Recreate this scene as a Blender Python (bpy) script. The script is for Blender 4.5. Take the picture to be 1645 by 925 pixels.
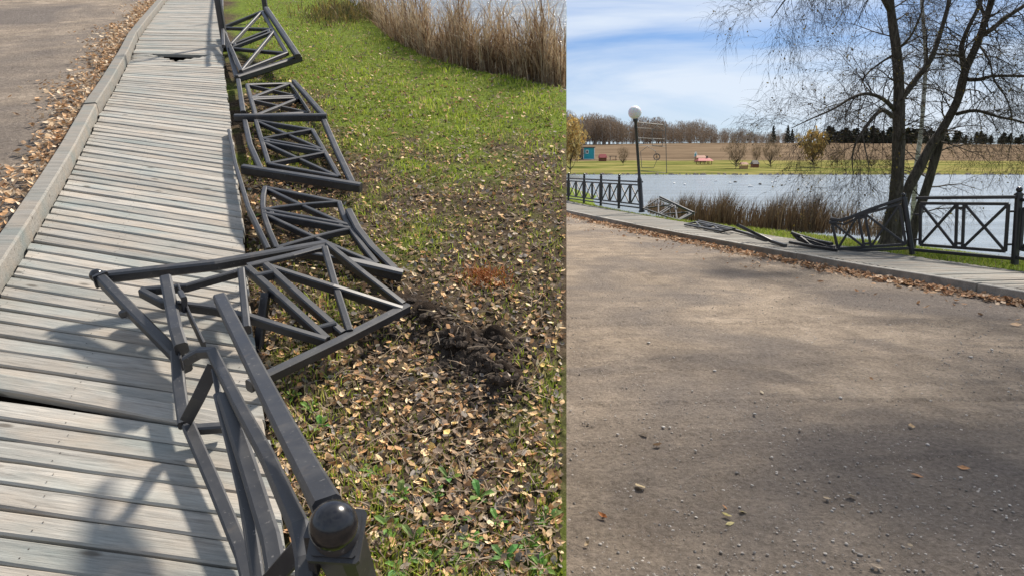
import bpy, math, random
import numpy as np
from mathutils import Vector, Matrix, noise as mnoise

R = math.radians
scene = bpy.context.scene
C = scene.collection
for o in list(bpy.data.objects):
    bpy.data.objects.remove(o)

# ------------------------------------------------------------------ camera
F, CX, CY, W0 = 1100.0, 822.5, 384.5, 1645.0     # focal length and axis in photograph pixels
PITCH, CAMZ = R(6.0), 1.6
cam = bpy.data.cameras.new('camera')
cam.sensor_width = 36.0
cam.lens = 36.0 * F / W0
cam.shift_y = -(462.5 - CY) / W0
cam.clip_start, cam.clip_end = 0.05, 5000.0
camo = bpy.data.objects.new('camera', cam)
C.objects.link(camo)
camo.location = (0, 0, CAMZ)
camo.rotation_euler = (R(90) - PITCH, 0, 0)
scene.camera = camo

# ------------------------------------------------------------------ sky, sun, exposure
SUN_AZ, SUN_EL = R(38), R(52)        # azimuth measured from +Y (view direction) towards +X
world = bpy.data.worlds.new('World')
scene.world = world
world.use_nodes = True
wt = world.node_tree
wt.nodes.clear()
def wn(t, **k):
    n = wt.nodes.new(t)
    for a, b in k.items(): setattr(n, a, b)
    return n
wo = wn('ShaderNodeOutputWorld'); bg = wn('ShaderNodeBackground')
sky = wn('ShaderNodeTexSky', sky_type='NISHITA', sun_disc=False)
sky.sun_elevation = SUN_EL; sky.sun_rotation = SUN_AZ
sky.air_density = 1.0; sky.dust_density = 0.6; sky.ozone_density = 2.5
tc = wn('ShaderNodeTexCoord')
mp = wn('ShaderNodeMapping'); mp.inputs['Scale'].default_value = (1.3, 1.3, 8.5); mp.inputs['Location'].default_value = (1.0, 3.0, 0.4)
n1 = wn('ShaderNodeTexNoise'); n1.inputs['Scale'].default_value = 1.45; n1.inputs['Detail'].default_value = 9; n1.inputs['Roughness'].default_value = 0.56; n1.inputs['Distortion'].default_value = 0.5
cr = wn('ShaderNodeValToRGB'); cr.color_ramp.elements[0].position = 0.31; cr.color_ramp.elements[1].position = 0.60
cr.color_ramp.elements[0].color = (0.0,)*3 + (1,); cr.color_ramp.elements[1].color = (0.9,)*3 + (1,)
mixc = wn('ShaderNodeMixRGB'); mixc.inputs['Color2'].default_value = (5.9, 6.5, 7.3, 1)
tint = wn('ShaderNodeMixRGB', blend_type='MULTIPLY'); tint.inputs['Fac'].default_value = 1.0; tint.inputs['Color2'].default_value = (0.47, 0.585, 0.77, 1)
wt.links.new(tc.outputs['Generated'], mp.inputs['Vector']); wt.links.new(mp.outputs['Vector'], n1.inputs['Vector'])
wt.links.new(n1.outputs['Fac'], cr.inputs['Fac']); wt.links.new(cr.outputs['Color'], mixc.inputs['Fac'])
wt.links.new(sky.outputs['Color'], tint.inputs['Color1']); wt.links.new(tint.outputs['Color'], mixc.inputs['Color1'])
wt.links.new(mixc.outputs['Color'], bg.inputs['Color']); wt.links.new(bg.outputs['Background'], wo.inputs['Surface'])
bg.inputs['Strength'].default_value = 0.074

sl = bpy.data.lights.new('sun', 'SUN'); sl.energy = 4.3; sl.angle = R(5.0); sl.color = (1.0, 0.91, 0.79)
so = bpy.data.objects.new('sun', sl); C.objects.link(so)
SUNDIR = Vector((math.sin(SUN_AZ)*math.cos(SUN_EL), math.cos(SUN_AZ)*math.cos(SUN_EL), math.sin(SUN_EL)))
so.rotation_euler = (-SUNDIR).to_track_quat('-Z', 'Y').to_euler()
so.location = SUNDIR * 30
vs = scene.view_settings
vs.view_transform = 'Standard'; vs.look = 'None'; vs.gamma = 1.0; vs.exposure = 0.88; vs.use_curve_mapping = False
scene.cycles.max_bounces = 6; scene.cycles.transparent_max_bounces = 8

# ------------------------------------------------------------------ frames of reference
FWD = np.array([0, math.cos(PITCH), -math.sin(PITCH)]); UPV = np.array([0, math.sin(PITCH), math.cos(PITCH)])
CAM = np.array([0, 0, CAMZ])
def ray(px, py):
    px = np.asarray(px, float); py = np.asarray(py, float)
    a = (px - CX) / F; b = -(py - CY) / F
    return np.stack([a, FWD[1] + b*UPV[1], FWD[2] + b*UPV[2]], -1)
# the left-hand place is a bank that climbs away from the viewer; u across, v up the slope, w off its surface
TA = math.atan((CY + 137.0) / F) - PITCH
HS = 1.5
EY = np.array([0, math.cos(TA), math.sin(TA)]); EZ = np.array([0, -math.sin(TA), math.cos(TA)])
ORI = CAM - HS * EZ
TILT = Matrix(((1, 0, 0, ORI[0]), (0, EY[1], EZ[1], ORI[1]), (0, EY[2], EZ[2], ORI[2]), (0, 0, 0, 1)))
def S(px, py, w=0.0):
    """point of the slope frame seen at a photograph position, w metres off the slope"""
    d = ray(px, py); k = (np.asarray(w, float) - HS) / (d @ EZ)
    return np.stack([d[..., 0]*k, (d @ EY)*k, np.broadcast_to(np.asarray(w, float), k.shape)], -1)
def sdepth(v, w):
    return v*(EY @ FWD) + (w - HS)*(EZ @ FWD)
SEAM = (910 - CX) / F
def seam_u(v, w): return SEAM * sdepth(v, w)
def spx(p):
    p = np.asarray(p, float); d = sdepth(p[..., 1], p[..., 2])
    return CX + F*p[..., 0]/d
def G(px, py, z=0.0):
    d = ray(px, py); k = (z - CAMZ) / d[..., 2]
    return CAM + d*k[..., None] if np.ndim(k) else CAM + d*k
def D(px, py, Y):
    d = ray(px, py); return CAM + d*(Y/d[1])

# ------------------------------------------------------------------ mesh helpers
class MB:
    def __init__(s): s.v = []; s.f = []; s.c = []
    def add(s, vs, fs, col=None):
        b = len(s.v); s.v += [tuple(map(float, p)) for p in vs]; s.f += [tuple(b+i for i in f) for f in fs]
        if col is not None: s.c += [tuple(col)]*len(vs)
def mesh_np(name, V, Fa, mat, col=None, smooth=False):
    me = bpy.data.meshes.new(name)
    if isinstance(V, np.ndarray): V = V.reshape(-1, 3).tolist()
    if isinstance(Fa, np.ndarray): Fa = Fa.tolist()
    me.from_pydata(V, [], Fa)
    if col is not None and len(col):
        a = me.color_attributes.new('Col', 'FLOAT_COLOR', 'POINT')
        cc = np.ones((len(me.vertices), 4), np.float32); cc[:, :3] = np.asarray(col, np.float32).reshape(-1, 3)[:len(cc)]
        a.data.foreach_set('color', cc.ravel())
    if smooth:
        me.polygons.foreach_set('use_smooth', [True]*len(me.polygons))
    if mat: me.materials.append(mat)
    me.update()
    return me
def link(name, me, parent=None, M=None):
    o = bpy.data.objects.new(name, me); C.objects.link(o)
    if parent: o.parent = parent
    if M is not None: o.matrix_local = M
    return o
def tag(o, label=None, cat=None, group=None, kind=None):
    if label: o['label'] = label
    if cat: o['category'] = cat
    if group: o['group'] = group
    if kind: o['kind'] = kind
    return o
class Thing:
    """an Empty at the base of a thing; parts are given in the frame's own coordinates"""
    def __init__(s, name, base, label, cat, group=None, tilt=False, kind=None):
        s.base = Vector([float(x) for x in base])
        s.o = bpy.data.objects.new(name, None); C.objects.link(s.o); s.o.empty_display_size = 0.2
        M = Matrix.Translation(s.base)
        s.o.matrix_world = (TILT @ M) if tilt else M
        tag(s.o, label, cat, group, kind)
    def part(s, name, mb, mat, parent=None, smooth=False, label=None):
        b = s.base
        me = mesh_np(name, [(p[0]-b[0], p[1]-b[1], p[2]-b[2]) for p in mb.v], mb.f, mat, mb.c, smooth)
        o = link(name, me, parent or s.o)
        if label: o['label'] = label
        return o
def frames(pts, up):
    out = []
    n = len(pts)
    for i in range(n):
        t = (pts[min(i+1, n-1)] - pts[max(i-1, 0)]).normalized()
        x = t.cross(up)
        if x.length < 1e-4: x = t.cross(Vector((1, 0, 0)))
        x.normalize(); y = x.cross(t).normalized()
        out.append((x, y))
    return out
def bar(mb, pts, w, h=None, up=(0, 0, 1), ch=0.18, col=None):
    """square tube with softened corners swept along a polyline"""
    h = h or w
    pts = [Vector([float(c) for c in p]) for p in pts]
    fr = frames(pts, Vector(up))
    a, b = w/2, h/2; c = min(w, h)*ch
    prof = [(-a+c, -b), (a-c, -b), (a, -b+c), (a, b-c), (a-c, b), (-a+c, b), (-a, b-c), (-a, -b+c)]
    vs = []; fs = []
    for p, (x, y) in zip(pts, fr):
        vs += [p + x*i + y*j for i, j in prof]
    for k in range(len(pts)-1):
        for i in range(8):
            j = (i+1) % 8
            fs.append((k*8+i, k*8+j, k*8+8+j, k*8+8+i))
    fs.append(tuple(range(7, -1, -1))); e = (len(pts)-1)*8; fs.append(tuple(range(e, e+8)))
    mb.add(vs, fs, col)
    return mb
def tube(mb, pts, rad, n=6, col=None, cap=True):
    pts = [Vector([float(c) for c in p]) for p in pts]
    if not hasattr(rad, '__len__'): rad = [rad]*len(pts)
    fr = frames(pts, Vector((0.13, 0.37, 0.92)))
    cs = [(math.cos(2*math.pi*i/n), math.sin(2*math.pi*i/n)) for i in range(n)]
    vs = []; fs = []
    for p, r, (x, y) in zip(pts, rad, fr):
        vs += [p + x*(a*r) + y*(b*r) for a, b in cs]
    for k in range(len(pts)-1):
        for i in range(n):
            j = (i+1) % n
            fs.append((k*n+i, k*n+j, k*n+n+j, k*n+n+i))
    if cap:
        fs.append(tuple(range(n-1, -1, -1))); e = (len(pts)-1)*n; fs.append(tuple(range(e, e+n)))
    mb.add(vs, fs, col)
    return mb
def lathe(mb, base, axis, prof, n=20, col=None):
    base = Vector([float(c) for c in base]); t = Vector(axis).normalized()
    x = t.orthogonal().normalized(); y = t.cross(x)
    vs = []; fs = []
    for r, z in prof:
        vs += [base + t*z + x*(r*math.cos(2*math.pi*i/n)) + y*(r*math.sin(2*math.pi*i/n)) for i in range(n)]
    for k in range(len(prof)-1):
        for i in range(n):
            j = (i+1) % n
            fs.append((k*n+i, k*n+j, k*n+n+j, k*n+n+i))
    mb.add(vs, fs, col)
    return mb
def box(mb, c, s, rz=0.0, col=None):
    ca, sa = math.cos(rz), math.sin(rz)
    vs = []
    for z in (-1, 1):
        for x, y in ((-1, -1), (1, -1), (1, 1), (-1, 1)):
            X, Y = x*s[0]/2, y*s[1]/2
            vs.append((c[0]+X*ca-Y*sa, c[1]+X*sa+Y*ca, c[2]+z*s[2]/2))
    mb.add(vs, [(3, 2, 1, 0), (4, 5, 6, 7), (0, 1, 5, 4), (1, 2, 6, 5), (2, 3, 7, 6), (3, 0, 4, 7)], col)
    return mb
rng = np.random.default_rng(7)
random.seed(7)
_ph = rng.uniform(0, 6.28, (24, 2)); _an = rng.uniform(0, 6.28, 24)
def wob(x, y, f, k=6, s=0):
    """smooth pseudo noise, about -1..1, for arrays"""
    r = 0
    for i in range(k):
        j = (i + s) % 24
        ff = f*(1 + 0.37*i)
        r = r + np.sin((x*np.cos(_an[j]) + y*np.sin(_an[j]))*ff + _ph[j, 0] + 1.3*np.sin((x*np.sin(_an[j]) - y*np.cos(_an[j]))*ff*0.6 + _ph[j, 1]))/(1 + 0.35*i)
    return r/2.6

# ------------------------------------------------------------------ materials
class NT:
    def __init__(s, name):
        s.m = bpy.data.materials.new(name); s.m.use_nodes = True; s.t = s.m.node_tree
        s.b = s.t.nodes['Principled BSDF']; s.b.inputs['Specular IOR Level'].default_value = 0.35
    def n(s, t, **k):
        x = s.t.nodes.new(t)
        for a, b in k.items():
            if hasattr(x, a) and a not in x.inputs: setattr(x, a, b)
            else: x.inputs[a].default_value = b
        return x
    def l(s, a, b): s.t.links.new(a, b)
    def noise(s, scale, detail=6, rough=0.6, vec=None, dist=0.0):
        x = s.n('ShaderNodeTexNoise'); x.inputs['Scale'].default_value = scale; x.inputs['Detail'].default_value = detail
        x.inputs['Roughness'].default_value = rough; x.inputs['Distortion'].default_value = dist
        if vec is not None: s.l(vec, x.inputs['Vector'])
        return x.outputs['Fac']
    def obj(s): return s.n('ShaderNodeTexCoord').outputs['Object']
    def gen(s): return s.n('ShaderNodeTexCoord').outputs['Generated']
    def map(s, vec, scale, loc=(0, 0, 0), rot=(0, 0, 0)):
        x = s.n('ShaderNodeMapping'); x.inputs['Scale'].default_value = scale; x.inputs['Location'].default_value = loc; x.inputs['Rotation'].default_value = rot
        s.l(vec, x.inputs['Vector']); return x.outputs['Vector']
    def ramp(s, fac, stops):
        x = s.n('ShaderNodeValToRGB'); e = x.color_ramp.elements
        while len(e) < len(stops): e.new(0.5)
        for q, (p, c) in zip(e, stops):
            q.position = p; q.color = tuple(c) + (1,) if hasattr(c, '__len__') else (c, c, c, 1)
        s.l(fac, x.inputs['Fac']); return x.outputs['Color']
    def mix(s, fac, a, b, mode='MIX'):
        x = s.n('ShaderNodeMixRGB', blend_type=mode)
        for i, q in ((0, fac), (1, a), (2, b)):
            if hasattr(q, 'is_linked'): s.l(q, x.inputs[i])
            else: x.inputs[i].default_value = q if i == 0 else tuple(q) + (1,)
        return x.outputs['Color']
    def bump(s, h, strength=0.5, dist=0.01, prev=None):
        x = s.n('ShaderNodeBump'); x.inputs['Strength'].default_value = strength; x.inputs['Distance'].default_value = dist
        s.l(h, x.inputs['Height'])
        if prev is not None: s.l(prev, x.inputs['Normal'])
        return x.outputs['Normal']
    def out(s, col=None, rough=None, nor=None, metal=None):
        for k, q in (('Base Color', col), ('Roughness', rough), ('Normal', nor), ('Metallic', metal)):
            if q is None: continue
            if hasattr(q, 'is_linked'): s.l(q, s.b.inputs[k])
            else: s.b.inputs[k].default_value = tuple(q) + (1,) if k == 'Base Color' else q
        return s.m
def plain(name, col, rough=0.7, var=0.25, scale=6, bump=0.0):
    t = NT(name); n = t.noise(scale, 5, 0.6, t.obj())
    c = t.ramp(n, [(0.3, [x*(1-var) for x in col]), (0.7, [min(1, x*(1+var)) for x in col])])
    return t.out(c, rough, t.bump(n, bump, 0.02) if bump else None)
def vcol(name, rough=0.7, spec=0.25, trans=0.0):
    t = NT(name); a = t.n('ShaderNodeVertexColor'); a.layer_name = 'Col'
    t.b.inputs['Specular IOR Level'].default_value = spec
    n = t.noise(40, 3, 0.6, t.obj())
    c = t.mix(1.0, a.outputs['Color'], t.ramp(n, [(0.25, 0.75), (0.75, 1.2)]), 'MULTIPLY')
    t.out(c, rough)
    if trans:
        tr = t.n('ShaderNodeBsdfTranslucent'); t.l(c, tr.inputs['Color'])
        mx = t.n('ShaderNodeMixShader'); mx.inputs[0].default_value = trans
        t.l(t.b.outputs[0], mx.inputs[1]); t.l(tr.outputs[0], mx.inputs[2])
        t.l(mx.outputs[0], t.t.nodes['Material Output'].inputs['Surface'])
    return t.m
def m_paint():
    t = NT('black_paint'); o = t.obj()
    d = t.noise(9, 7, 0.65, o); f = t.noise(85, 5, 0.65, o); g = t.noise(2.2, 3, 0.5, o); e = t.noise(4.5, 6, 0.7, t.map(o, (1, 1, 1), (4, 1, 7)), 0.8)
    c = t.mix(t.ramp(d, [(0.46, 0.0), (0.80, 0.35)]), (0.008, 0.0095, 0.014), (0.085, 0.082, 0.078))
    c = t.mix(t.ramp(e, [(0.60, 0.0), (0.72, 0.55)]), c, (0.10, 0.078, 0.058))
    c = t.mix(t.ramp(f, [(0.63, 0.0), (0.70, 0.6)]), c, (0.20, 0.19, 0.18))
    t.b.inputs['Specular IOR Level'].default_value = 0.85
    return t.out(c, t.ramp(t.mix(0.5, g, d), [(0.3, 0.40), (0.7, 0.62)]), t.bump(d, 0.12, 0.005))
def m_wood(name, tone):
    t = NT(name); o = t.obj(); oi = t.n('ShaderNodeObjectInfo')
    add = t.n('ShaderNodeVectorMath', operation='ADD'); cmb = t.n('ShaderNodeCombineXYZ')
    mul = t.n('ShaderNodeMath', operation='MULTIPLY'); mul.inputs[1].default_value = 37.0
    t.l(oi.outputs['Random'], mul.inputs[0])
    for i in range(3): t.l(mul.outputs[0], cmb.inputs[i])
    t.l(o, add.inputs[0]); t.l(cmb.outputs[0], add.inputs[1]); v = add.outputs[0]
    gr = t.noise(1, 8, 0.68, t.map(v, (3.0, 60, 60)), 0.6)
    fine = t.noise(1, 5, 0.7, t.map(v, (9, 260, 260)))
    blot = t.noise(1, 5, 0.6, t.map(v, (2.6, 7, 7)))
    stain = t.noise(1, 4, 0.6, t.map(v, (1.2, 4, 4), (5, 9, 2)))
    c = t.ramp(gr, [(0.25, [0.13*tone, 0.122*tone, 0.11*tone]), (0.45, [0.32*tone, 0.305*tone, 0.275*tone]), (0.75, [0.45*tone, 0.425*tone, 0.38*tone])])
    c = t.mix(t.ramp(blot, [(0.42, 0.0), (0.7, 0.7)]), c, (0.40*tone, 0.335*tone, 0.265*tone))
    c = t.mix(t.ramp(stain, [(0.48, 0.0), (0.72, 0.62)]), c, (0.18*tone, 0.245*tone, 0.25*tone))
    c = t.mix(1.0, c, t.ramp(fine, [(0.3, 0.72), (0.65, 1.1)]), 'MULTIPLY')
    c = t.mix(1.0, c, t.ramp(oi.outputs['Random'], [(0.0, 0.78), (1.0, 1.16)]), 'MULTIPLY')
    kn = t.n('ShaderNodeTexVoronoi'); kn.inputs['Scale'].default_value = 1.0; t.l(t.map(v, (3.2, 11, 11)), kn.inputs['Vector'])
    c = t.mix(t.ramp(kn.outputs['Distance'], [(0.06, 0.75), (0.13, 0.0)]), c, (0.07*tone, 0.058*tone, 0.045*tone))
    return t.out(c, 0.82, t.bump(gr, 0.55, 0.006))
def m_dirt():
    t = NT('packed_dirt'); o = t.obj()
    big = t.noise(0.45, 5, 0.55, o, 0.6); mid = t.noise(2.6, 7, 0.62, o, 0.4); fine = t.noise(34, 9, 0.75, o); grit = t.noise(150, 6, 0.75, o)
    c = t.ramp(mid, [(0.28, (0.205, 0.170, 0.140)), (0.5, (0.285, 0.236, 0.188)), (0.72, (0.40, 0.332, 0.265))])
    c = t.mix(t.ramp(big, [(0.38, 0.85), (0.56, 0.0)]), c, (0.165, 0.146, 0.134))
    pat = t.noise(1.1, 6, 0.62, t.map(o, (0.6, 1.5, 1), (3.1, 7.7, 0)), 0.8)
    c = t.mix(t.ramp(pat, [(0.54, 0.0), (0.66, 0.65)]), c, (0.155, 0.135, 0.122))
    c = t.mix(1.0, c, t.ramp(fine, [(0.3, 0.55), (0.68, 1.32)]), 'MULTIPLY')
    c = t.mix(t.ramp(grit, [(0.62, 0.0), (0.72, 0.6)]), c, (0.40, 0.37, 0.33))
    # faint ruts that follow the road
    wv = t.n('ShaderNodeTexWave', wave_type='BANDS', bands_direction='X'); wv.inputs['Scale'].default_value = 1.6; wv.inputs['Distortion'].default_value = 9; wv.inputs['Detail'].default_value = 4
    t.l(t.map(o, (1, 1, 1), (0, 0, 0), (0, 0, R(72))), wv.inputs['Vector'])
    tr = t.n('ShaderNodeTexWave', wave_type='BANDS', bands_direction='DIAGONAL'); tr.inputs['Scale'].default_value = 11; tr.inputs['Distortion'].default_value = 22; tr.inputs['Detail'].default_value = 3
    t.l(o, tr.inputs['Vector'])
    trm = t.mix(t.ramp(t.noise(0.9, 3, 0.5, o), [(0.52, 0.0), (0.6, 1.0)]), (0.5, 0.5, 0.5), tr.outputs['Color'])
    nb = t.bump(mid, 0.35, 0.05); nb = t.bump(wv.outputs['Fac'], 0.07, 0.03, nb); nb = t.bump(trm, 0.28, 0.005, nb); nb = t.bump(fine, 0.9, 0.03, nb); nb = t.bump(grit, 0.7, 0.006, nb)
    t.b.inputs['Specular IOR Level'].default_value = 0.04
    return t.out(c, 1.0, nb)
def m_bank():
    t = NT('bank_turf'); o = t.obj(); a = t.n('ShaderNodeVertexColor'); a.layer_name = 'Col'
    sp = t.n('ShaderNodeSeparateColor'); t.l(a.outputs['Color'], sp.inputs[0])
    m = t.noise(18, 8, 0.7, o, 0.5); f = t.noise(90, 5, 0.7, o); b = t.noise(3.5, 6, 0.6, o)
    litter = t.ramp(m, [(0.3, (0.035, 0.026, 0.018)), (0.5, (0.085, 0.063, 0.042)), (0.72, (0.19, 0.145, 0.095))])
    green = t.ramp(m, [(0.3, (0.055, 0.080, 0.014)), (0.55, (0.14, 0.19, 0.028)), (0.75, (0.23, 0.28, 0.05))])
    soil = t.ramp(m, [(0.3, (0.016, 0.012, 0.009)), (0.7, (0.06, 0.044, 0.033))])
    gm = t.n('ShaderNodeMath', operation='ADD'); t.l(sp.outputs[1], gm.inputs[0]); t.l(t.ramp(b, [(0.3, -0.0), (0.75, 0.35)]), gm.inputs[1])
    c = t.mix(t.ramp(gm.outputs[0], [(0.25, 0.0), (0.8, 1.0)]), litter, green)
    c = t.mix(sp.outputs[0], c, soil)
    c = t.mix(1.0, c, t.ramp(f, [(0.3, 0.65), (0.7, 1.2)]), 'MULTIPLY')
    t.b.inputs['Specular IOR Level'].default_value = 0.05
    return t.out(c, 0.95, t.bump(f, 0.8, 0.01, t.bump(m, 0.9, 0.03)))
def m_water(name, col, sx, sy):
    t = NT(name); o = t.obj()
    a = t.noise(1, 5, 0.6, t.map(o, (sx, sy, 1)), 0.4); b = t.noise(1, 3, 0.6, t.map(o, (sx*5, sy*5, 1)), 0.3)
    t.b.inputs['Specular IOR Level'].default_value = 0.6
    t.b.inputs['IOR'].default_value = 1.33
    g = t.noise(1, 6, 0.65, t.map(o, (sx*0.12, sy*0.30, 1)), 0.5)
    c = t.ramp(g, [(0.34, [x*0.78 for x in col]), (0.66, [x*1.22 for x in col])])  # light and dark streaks in the base colour imitate ripple reflections
    return t.out(c, t.ramp(g, [(0.35, 0.14), (0.65, 0.24)]), t.bump(b, 0.4, 0.05, t.bump(a, 0.6, 0.16)))
def m_field():
    t = NT('far_field'); o = t.obj()
    sx = t.n('ShaderNodeSeparateXYZ'); t.l(o, sx.inputs[0])
    n = t.noise(1, 6, 0.6, t.map(o, (0.02, 0.10, 0.1))); n2 = t.noise(1, 7, 0.68, t.map(o, (0.06, 0.16, 0.1))); n3 = t.noise(1, 4, 0.5, t.map(o, (0.006, 0.03, 0.1)))
    stub = t.ramp(n, [(0.3, (0.115, 0.085, 0.058)), (0.5, (0.17, 0.125, 0.085)), (0.7, (0.245, 0.185, 0.125))])  # stubble colours muted to stand in for distance haze
    gr = t.ramp(n2, [(0.3, (0.062, 0.085, 0.024)), (0.5, (0.12, 0.14, 0.038)), (0.68, (0.25, 0.215, 0.085))])
    gr = t.mix(t.ramp(n, [(0.42, 0.0), (0.62, 0.75)]), gr, (0.30, 0.25, 0.10))
    ad = t.n('ShaderNodeMath', operation='MULTIPLY_ADD'); t.l(n3, ad.inputs[0]); ad.inputs[1].default_value = 70.0; t.l(sx.outputs[1], ad.inputs[2])
    mr = t.n('ShaderNodeMapRange'); mr.inputs['From Min'].default_value = 355.0; mr.inputs['From Max'].default_value = 372.0; t.l(ad.outputs[0], mr.inputs['Value'])
    c = t.mix(mr.outputs[0], gr, stub)
    c = t.mix(1.0, c, t.ramp(n2, [(0.3, 0.6), (0.7, 1.05)]), 'MULTIPLY')
    t.b.inputs['Specular IOR Level'].default_value = 0.0
    return t.out(c, 1.0)
def m_bark(name, a, b, scale=14):
    t = NT(name); o = t.obj()
    n = t.noise(1, 7, 0.7, t.map(o, (scale, scale, scale*0.22)), 1.2); l = t.noise(3, 5, 0.6, o)
    c = t.ramp(n, [(0.32, a), (0.68, b)])
    c = t.mix(t.ramp(l, [(0.55, 0.0), (0.75, 0.35)]), c, (0.12, 0.115, 0.04))
    return t.out(c, 0.92, t.bump(n, 1.0, 0.04))
PAINT = m_paint(); WOOD = m_wood('grey_decking', 1.0); WOODR = m_wood('grey_decking_dry', 0.62); BEAM = m_wood('kerb_timber', 0.60)
DIRT = m_dirt(); BANK = m_bank(); FIELD = m_field()
LEAF = vcol('fallen_leaf', 0.75, 0.2, 0.15); BLADE = vcol('grass_blade', 0.6, 0.25, 0.3); REED = vcol('dry_reed', 0.8, 0.15, 0.2)
WATER = m_water('lake_water', (0.17, 0.20, 0.22), 0.35, 1.4)
BARK = m_bark('dark_bark', (0.016, 0.013, 0.010), (0.15, 0.128, 0.105), 18); TWIG = plain('twig_bark', (0.055, 0.043, 0.033), 0.9)
SOIL = plain('turned_soil', (0.042, 0.031, 0.023), 1.0, 0.5, 30, 0.8)
CONC = NT('kerb_concrete'); _n = CONC.noise(5, 8, 0.65, CONC.obj()); _f = CONC.noise(60, 5, 0.7, CONC.obj())
CONC = CONC.out(CONC.mix(1.0, CONC.ramp(_n, [(0.3, (0.19, 0.183, 0.17)), (0.7, (0.36, 0.345, 0.315))]), CONC.ramp(_f, [(0.3, 0.75), (0.7, 1.15)]), 'MULTIPLY'), 0.92, CONC.bump(_f, 0.5, 0.01))
FROST = NT('lamp_globe'); FROST.b.inputs['Subsurface Weight'].default_value = 0.4
FROST = FROST.out((0.78, 0.78, 0.80), 0.25)

# ================================================================== LEFT-HAND PLACE : the slope with the wrecked railing
LPX = [(330, -75), (290, -30), (270, 0), (240, 39), (224, 62), (211, 93), (185, 143), (162, 182), (130, 250), (104, 298), (60, 375), (0, 475), (-60, 570), (-200, 790), (-300, 950), (-380, 1075)]
RPX = [(351, -72), (353, -30), (355, 0), (356, 42), (357, 64), (358, 97), (366, 160), (372, 207), (381, 288), (388, 342), (395, 430), (408, 540), (420, 640), (462, 880), (500, 1065), (525, 1190)]
EL = np.array([S(*p) for p in LPX]); ER = np.array([S(*p) for p in RPX])
_o = np.argsort(ER[:, 1])
def edge_r(v): return np.interp(v, ER[_o, 1], ER[_o, 0])
_ol = np.argsort(EL[:, 1])
def edge_l(v): return np.interp(v, EL[_ol, 1], EL[_ol, 0])
SHP = np.array([S(x, y, -0.42) for x, y in [(470, -70), (525, -30), (578, 22), (625, 70), (680, 100), (760, 120), (840, 132), (912, 146), (960, 150)]])
_os = np.argsort(SHP[:, 0])
def shore_v(u): return np.interp(u, SHP[_os, 0], SHP[_os, 1])
MOUNDS = [(690, 530, .07, .07), (740, 570, .09, .085), (800, 560, .06, .075), (812, 628, .055, .085), (650, 510, .09, .03), (770, 600, .10, .05), (600, 545, .10, .012)]
MP = [(S(x, y, -0.2), r, h) for x, y, r, h in MOUNDS]
def bank_w(u, v):
    s = np.maximum(u - edge_r(v), 0)
    w = np.maximum(-0.07 - 0.075*s, -0.40) + 0.012*wob(u, v, 2.2) + 0.006*wob(u, v, 9, 6, 5)
    d = v - shore_v(u)
    w = w - 0.28*np.clip(d/0.9 + 0.25, 0, 1)
    for c, r, h in MP:
        q = ((u-c[0])**2 + (v-c[1])**2)/(r*r)
        w = w + h*np.exp(-q)*(1 + 0.35*wob(u, v, 40, 6, 3))
    return w
def B(px, py, dw=0.0):
    """point lying on the turf of the bank"""
    w = np.full(np.shape(px), -0.2)
    for _ in range(8):
        p = S(px, py, w); w = bank_w(p[..., 0], p[..., 1])
    p = S(px, py, w + dw)
    return p
def soil_mask(u, v):
    m = 0
    for c, r, h in MP:
        m = m + np.exp(-((u-c[0])**2 + (v-c[1])**2)/(1.5*r)**2)*min(1, h/0.03)
    return np.clip(m*1.2 + 0.25*wob(u, v, 14), 0, 1)
def green_mask(u, v):
    p = np.stack([u, v, np.full_like(u, -0.2)], -1); d = sdepth(p[..., 1], p[..., 2])
    far = np.clip((v - 3.8 + 0.5*np.clip(1.2 - (u - edge_r(v)), -1.5, 1.2))/2.2, 0, 1)
    near = np.clip((1.55 - v)/0.4, 0, 1)*0.75
    s = u - edge_r(v)
    lush = np.clip((s - 0.55)/0.7 + np.clip((v-6.5)/2.5, 0, 1), 0.25, 1)
    return np.clip(far*lush*0.84 + near*0.7 + 0.30*wob(u, v, 3.0, 6, 8) + 0.2*wob(u, v, 8.0, 6, 2), 0, 1)
def grid_mesh(name, V0, mat, col=None, drop=None):
    n, m = V0.shape[:2]
    idx = np.arange(n*m).reshape(n, m)
    fa = np.stack([idx[:-1, :-1], idx[:-1, 1:], idx[1:, 1:], idx[1:, :-1]], -1).reshape(-1, 4).tolist()
    V = V0.reshape(-1, 3)
    cc = None if col is None else col.reshape(-1, 3)
    if drop is not None:      # skirts to give the sheet thickness
        ring = list(idx[0, :]) + list(idx[1:, -1]) + list(idx[-1, -2::-1]) + list(idx[-2:0:-1, 0])
        low = V[ring] + np.array([0, 0, 0.0]); low = low + np.asarray(drop)
        b = len(V); k = len(ring)
        V = np.concatenate([V, low])
        if cc is not None: cc = np.concatenate([cc, cc[ring]])
        fa += [(ring[i], b+i, b+(i+1) % k, ring[(i+1) % k]) for i in range(k)]
    me = mesh_np(name, V, fa, mat, cc, True)
    return me
VMAX = 19.0
vv = np.concatenate([np.linspace(0.35, 2.6, 120), np.linspace(2.63, 7, 110), np.linspace(7.1, VMAX, 70)])
def sheet(ua, ub, n): return ua[:, None] + (ub - ua)[:, None]*np.linspace(0, 1, n)[None, :]
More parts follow.
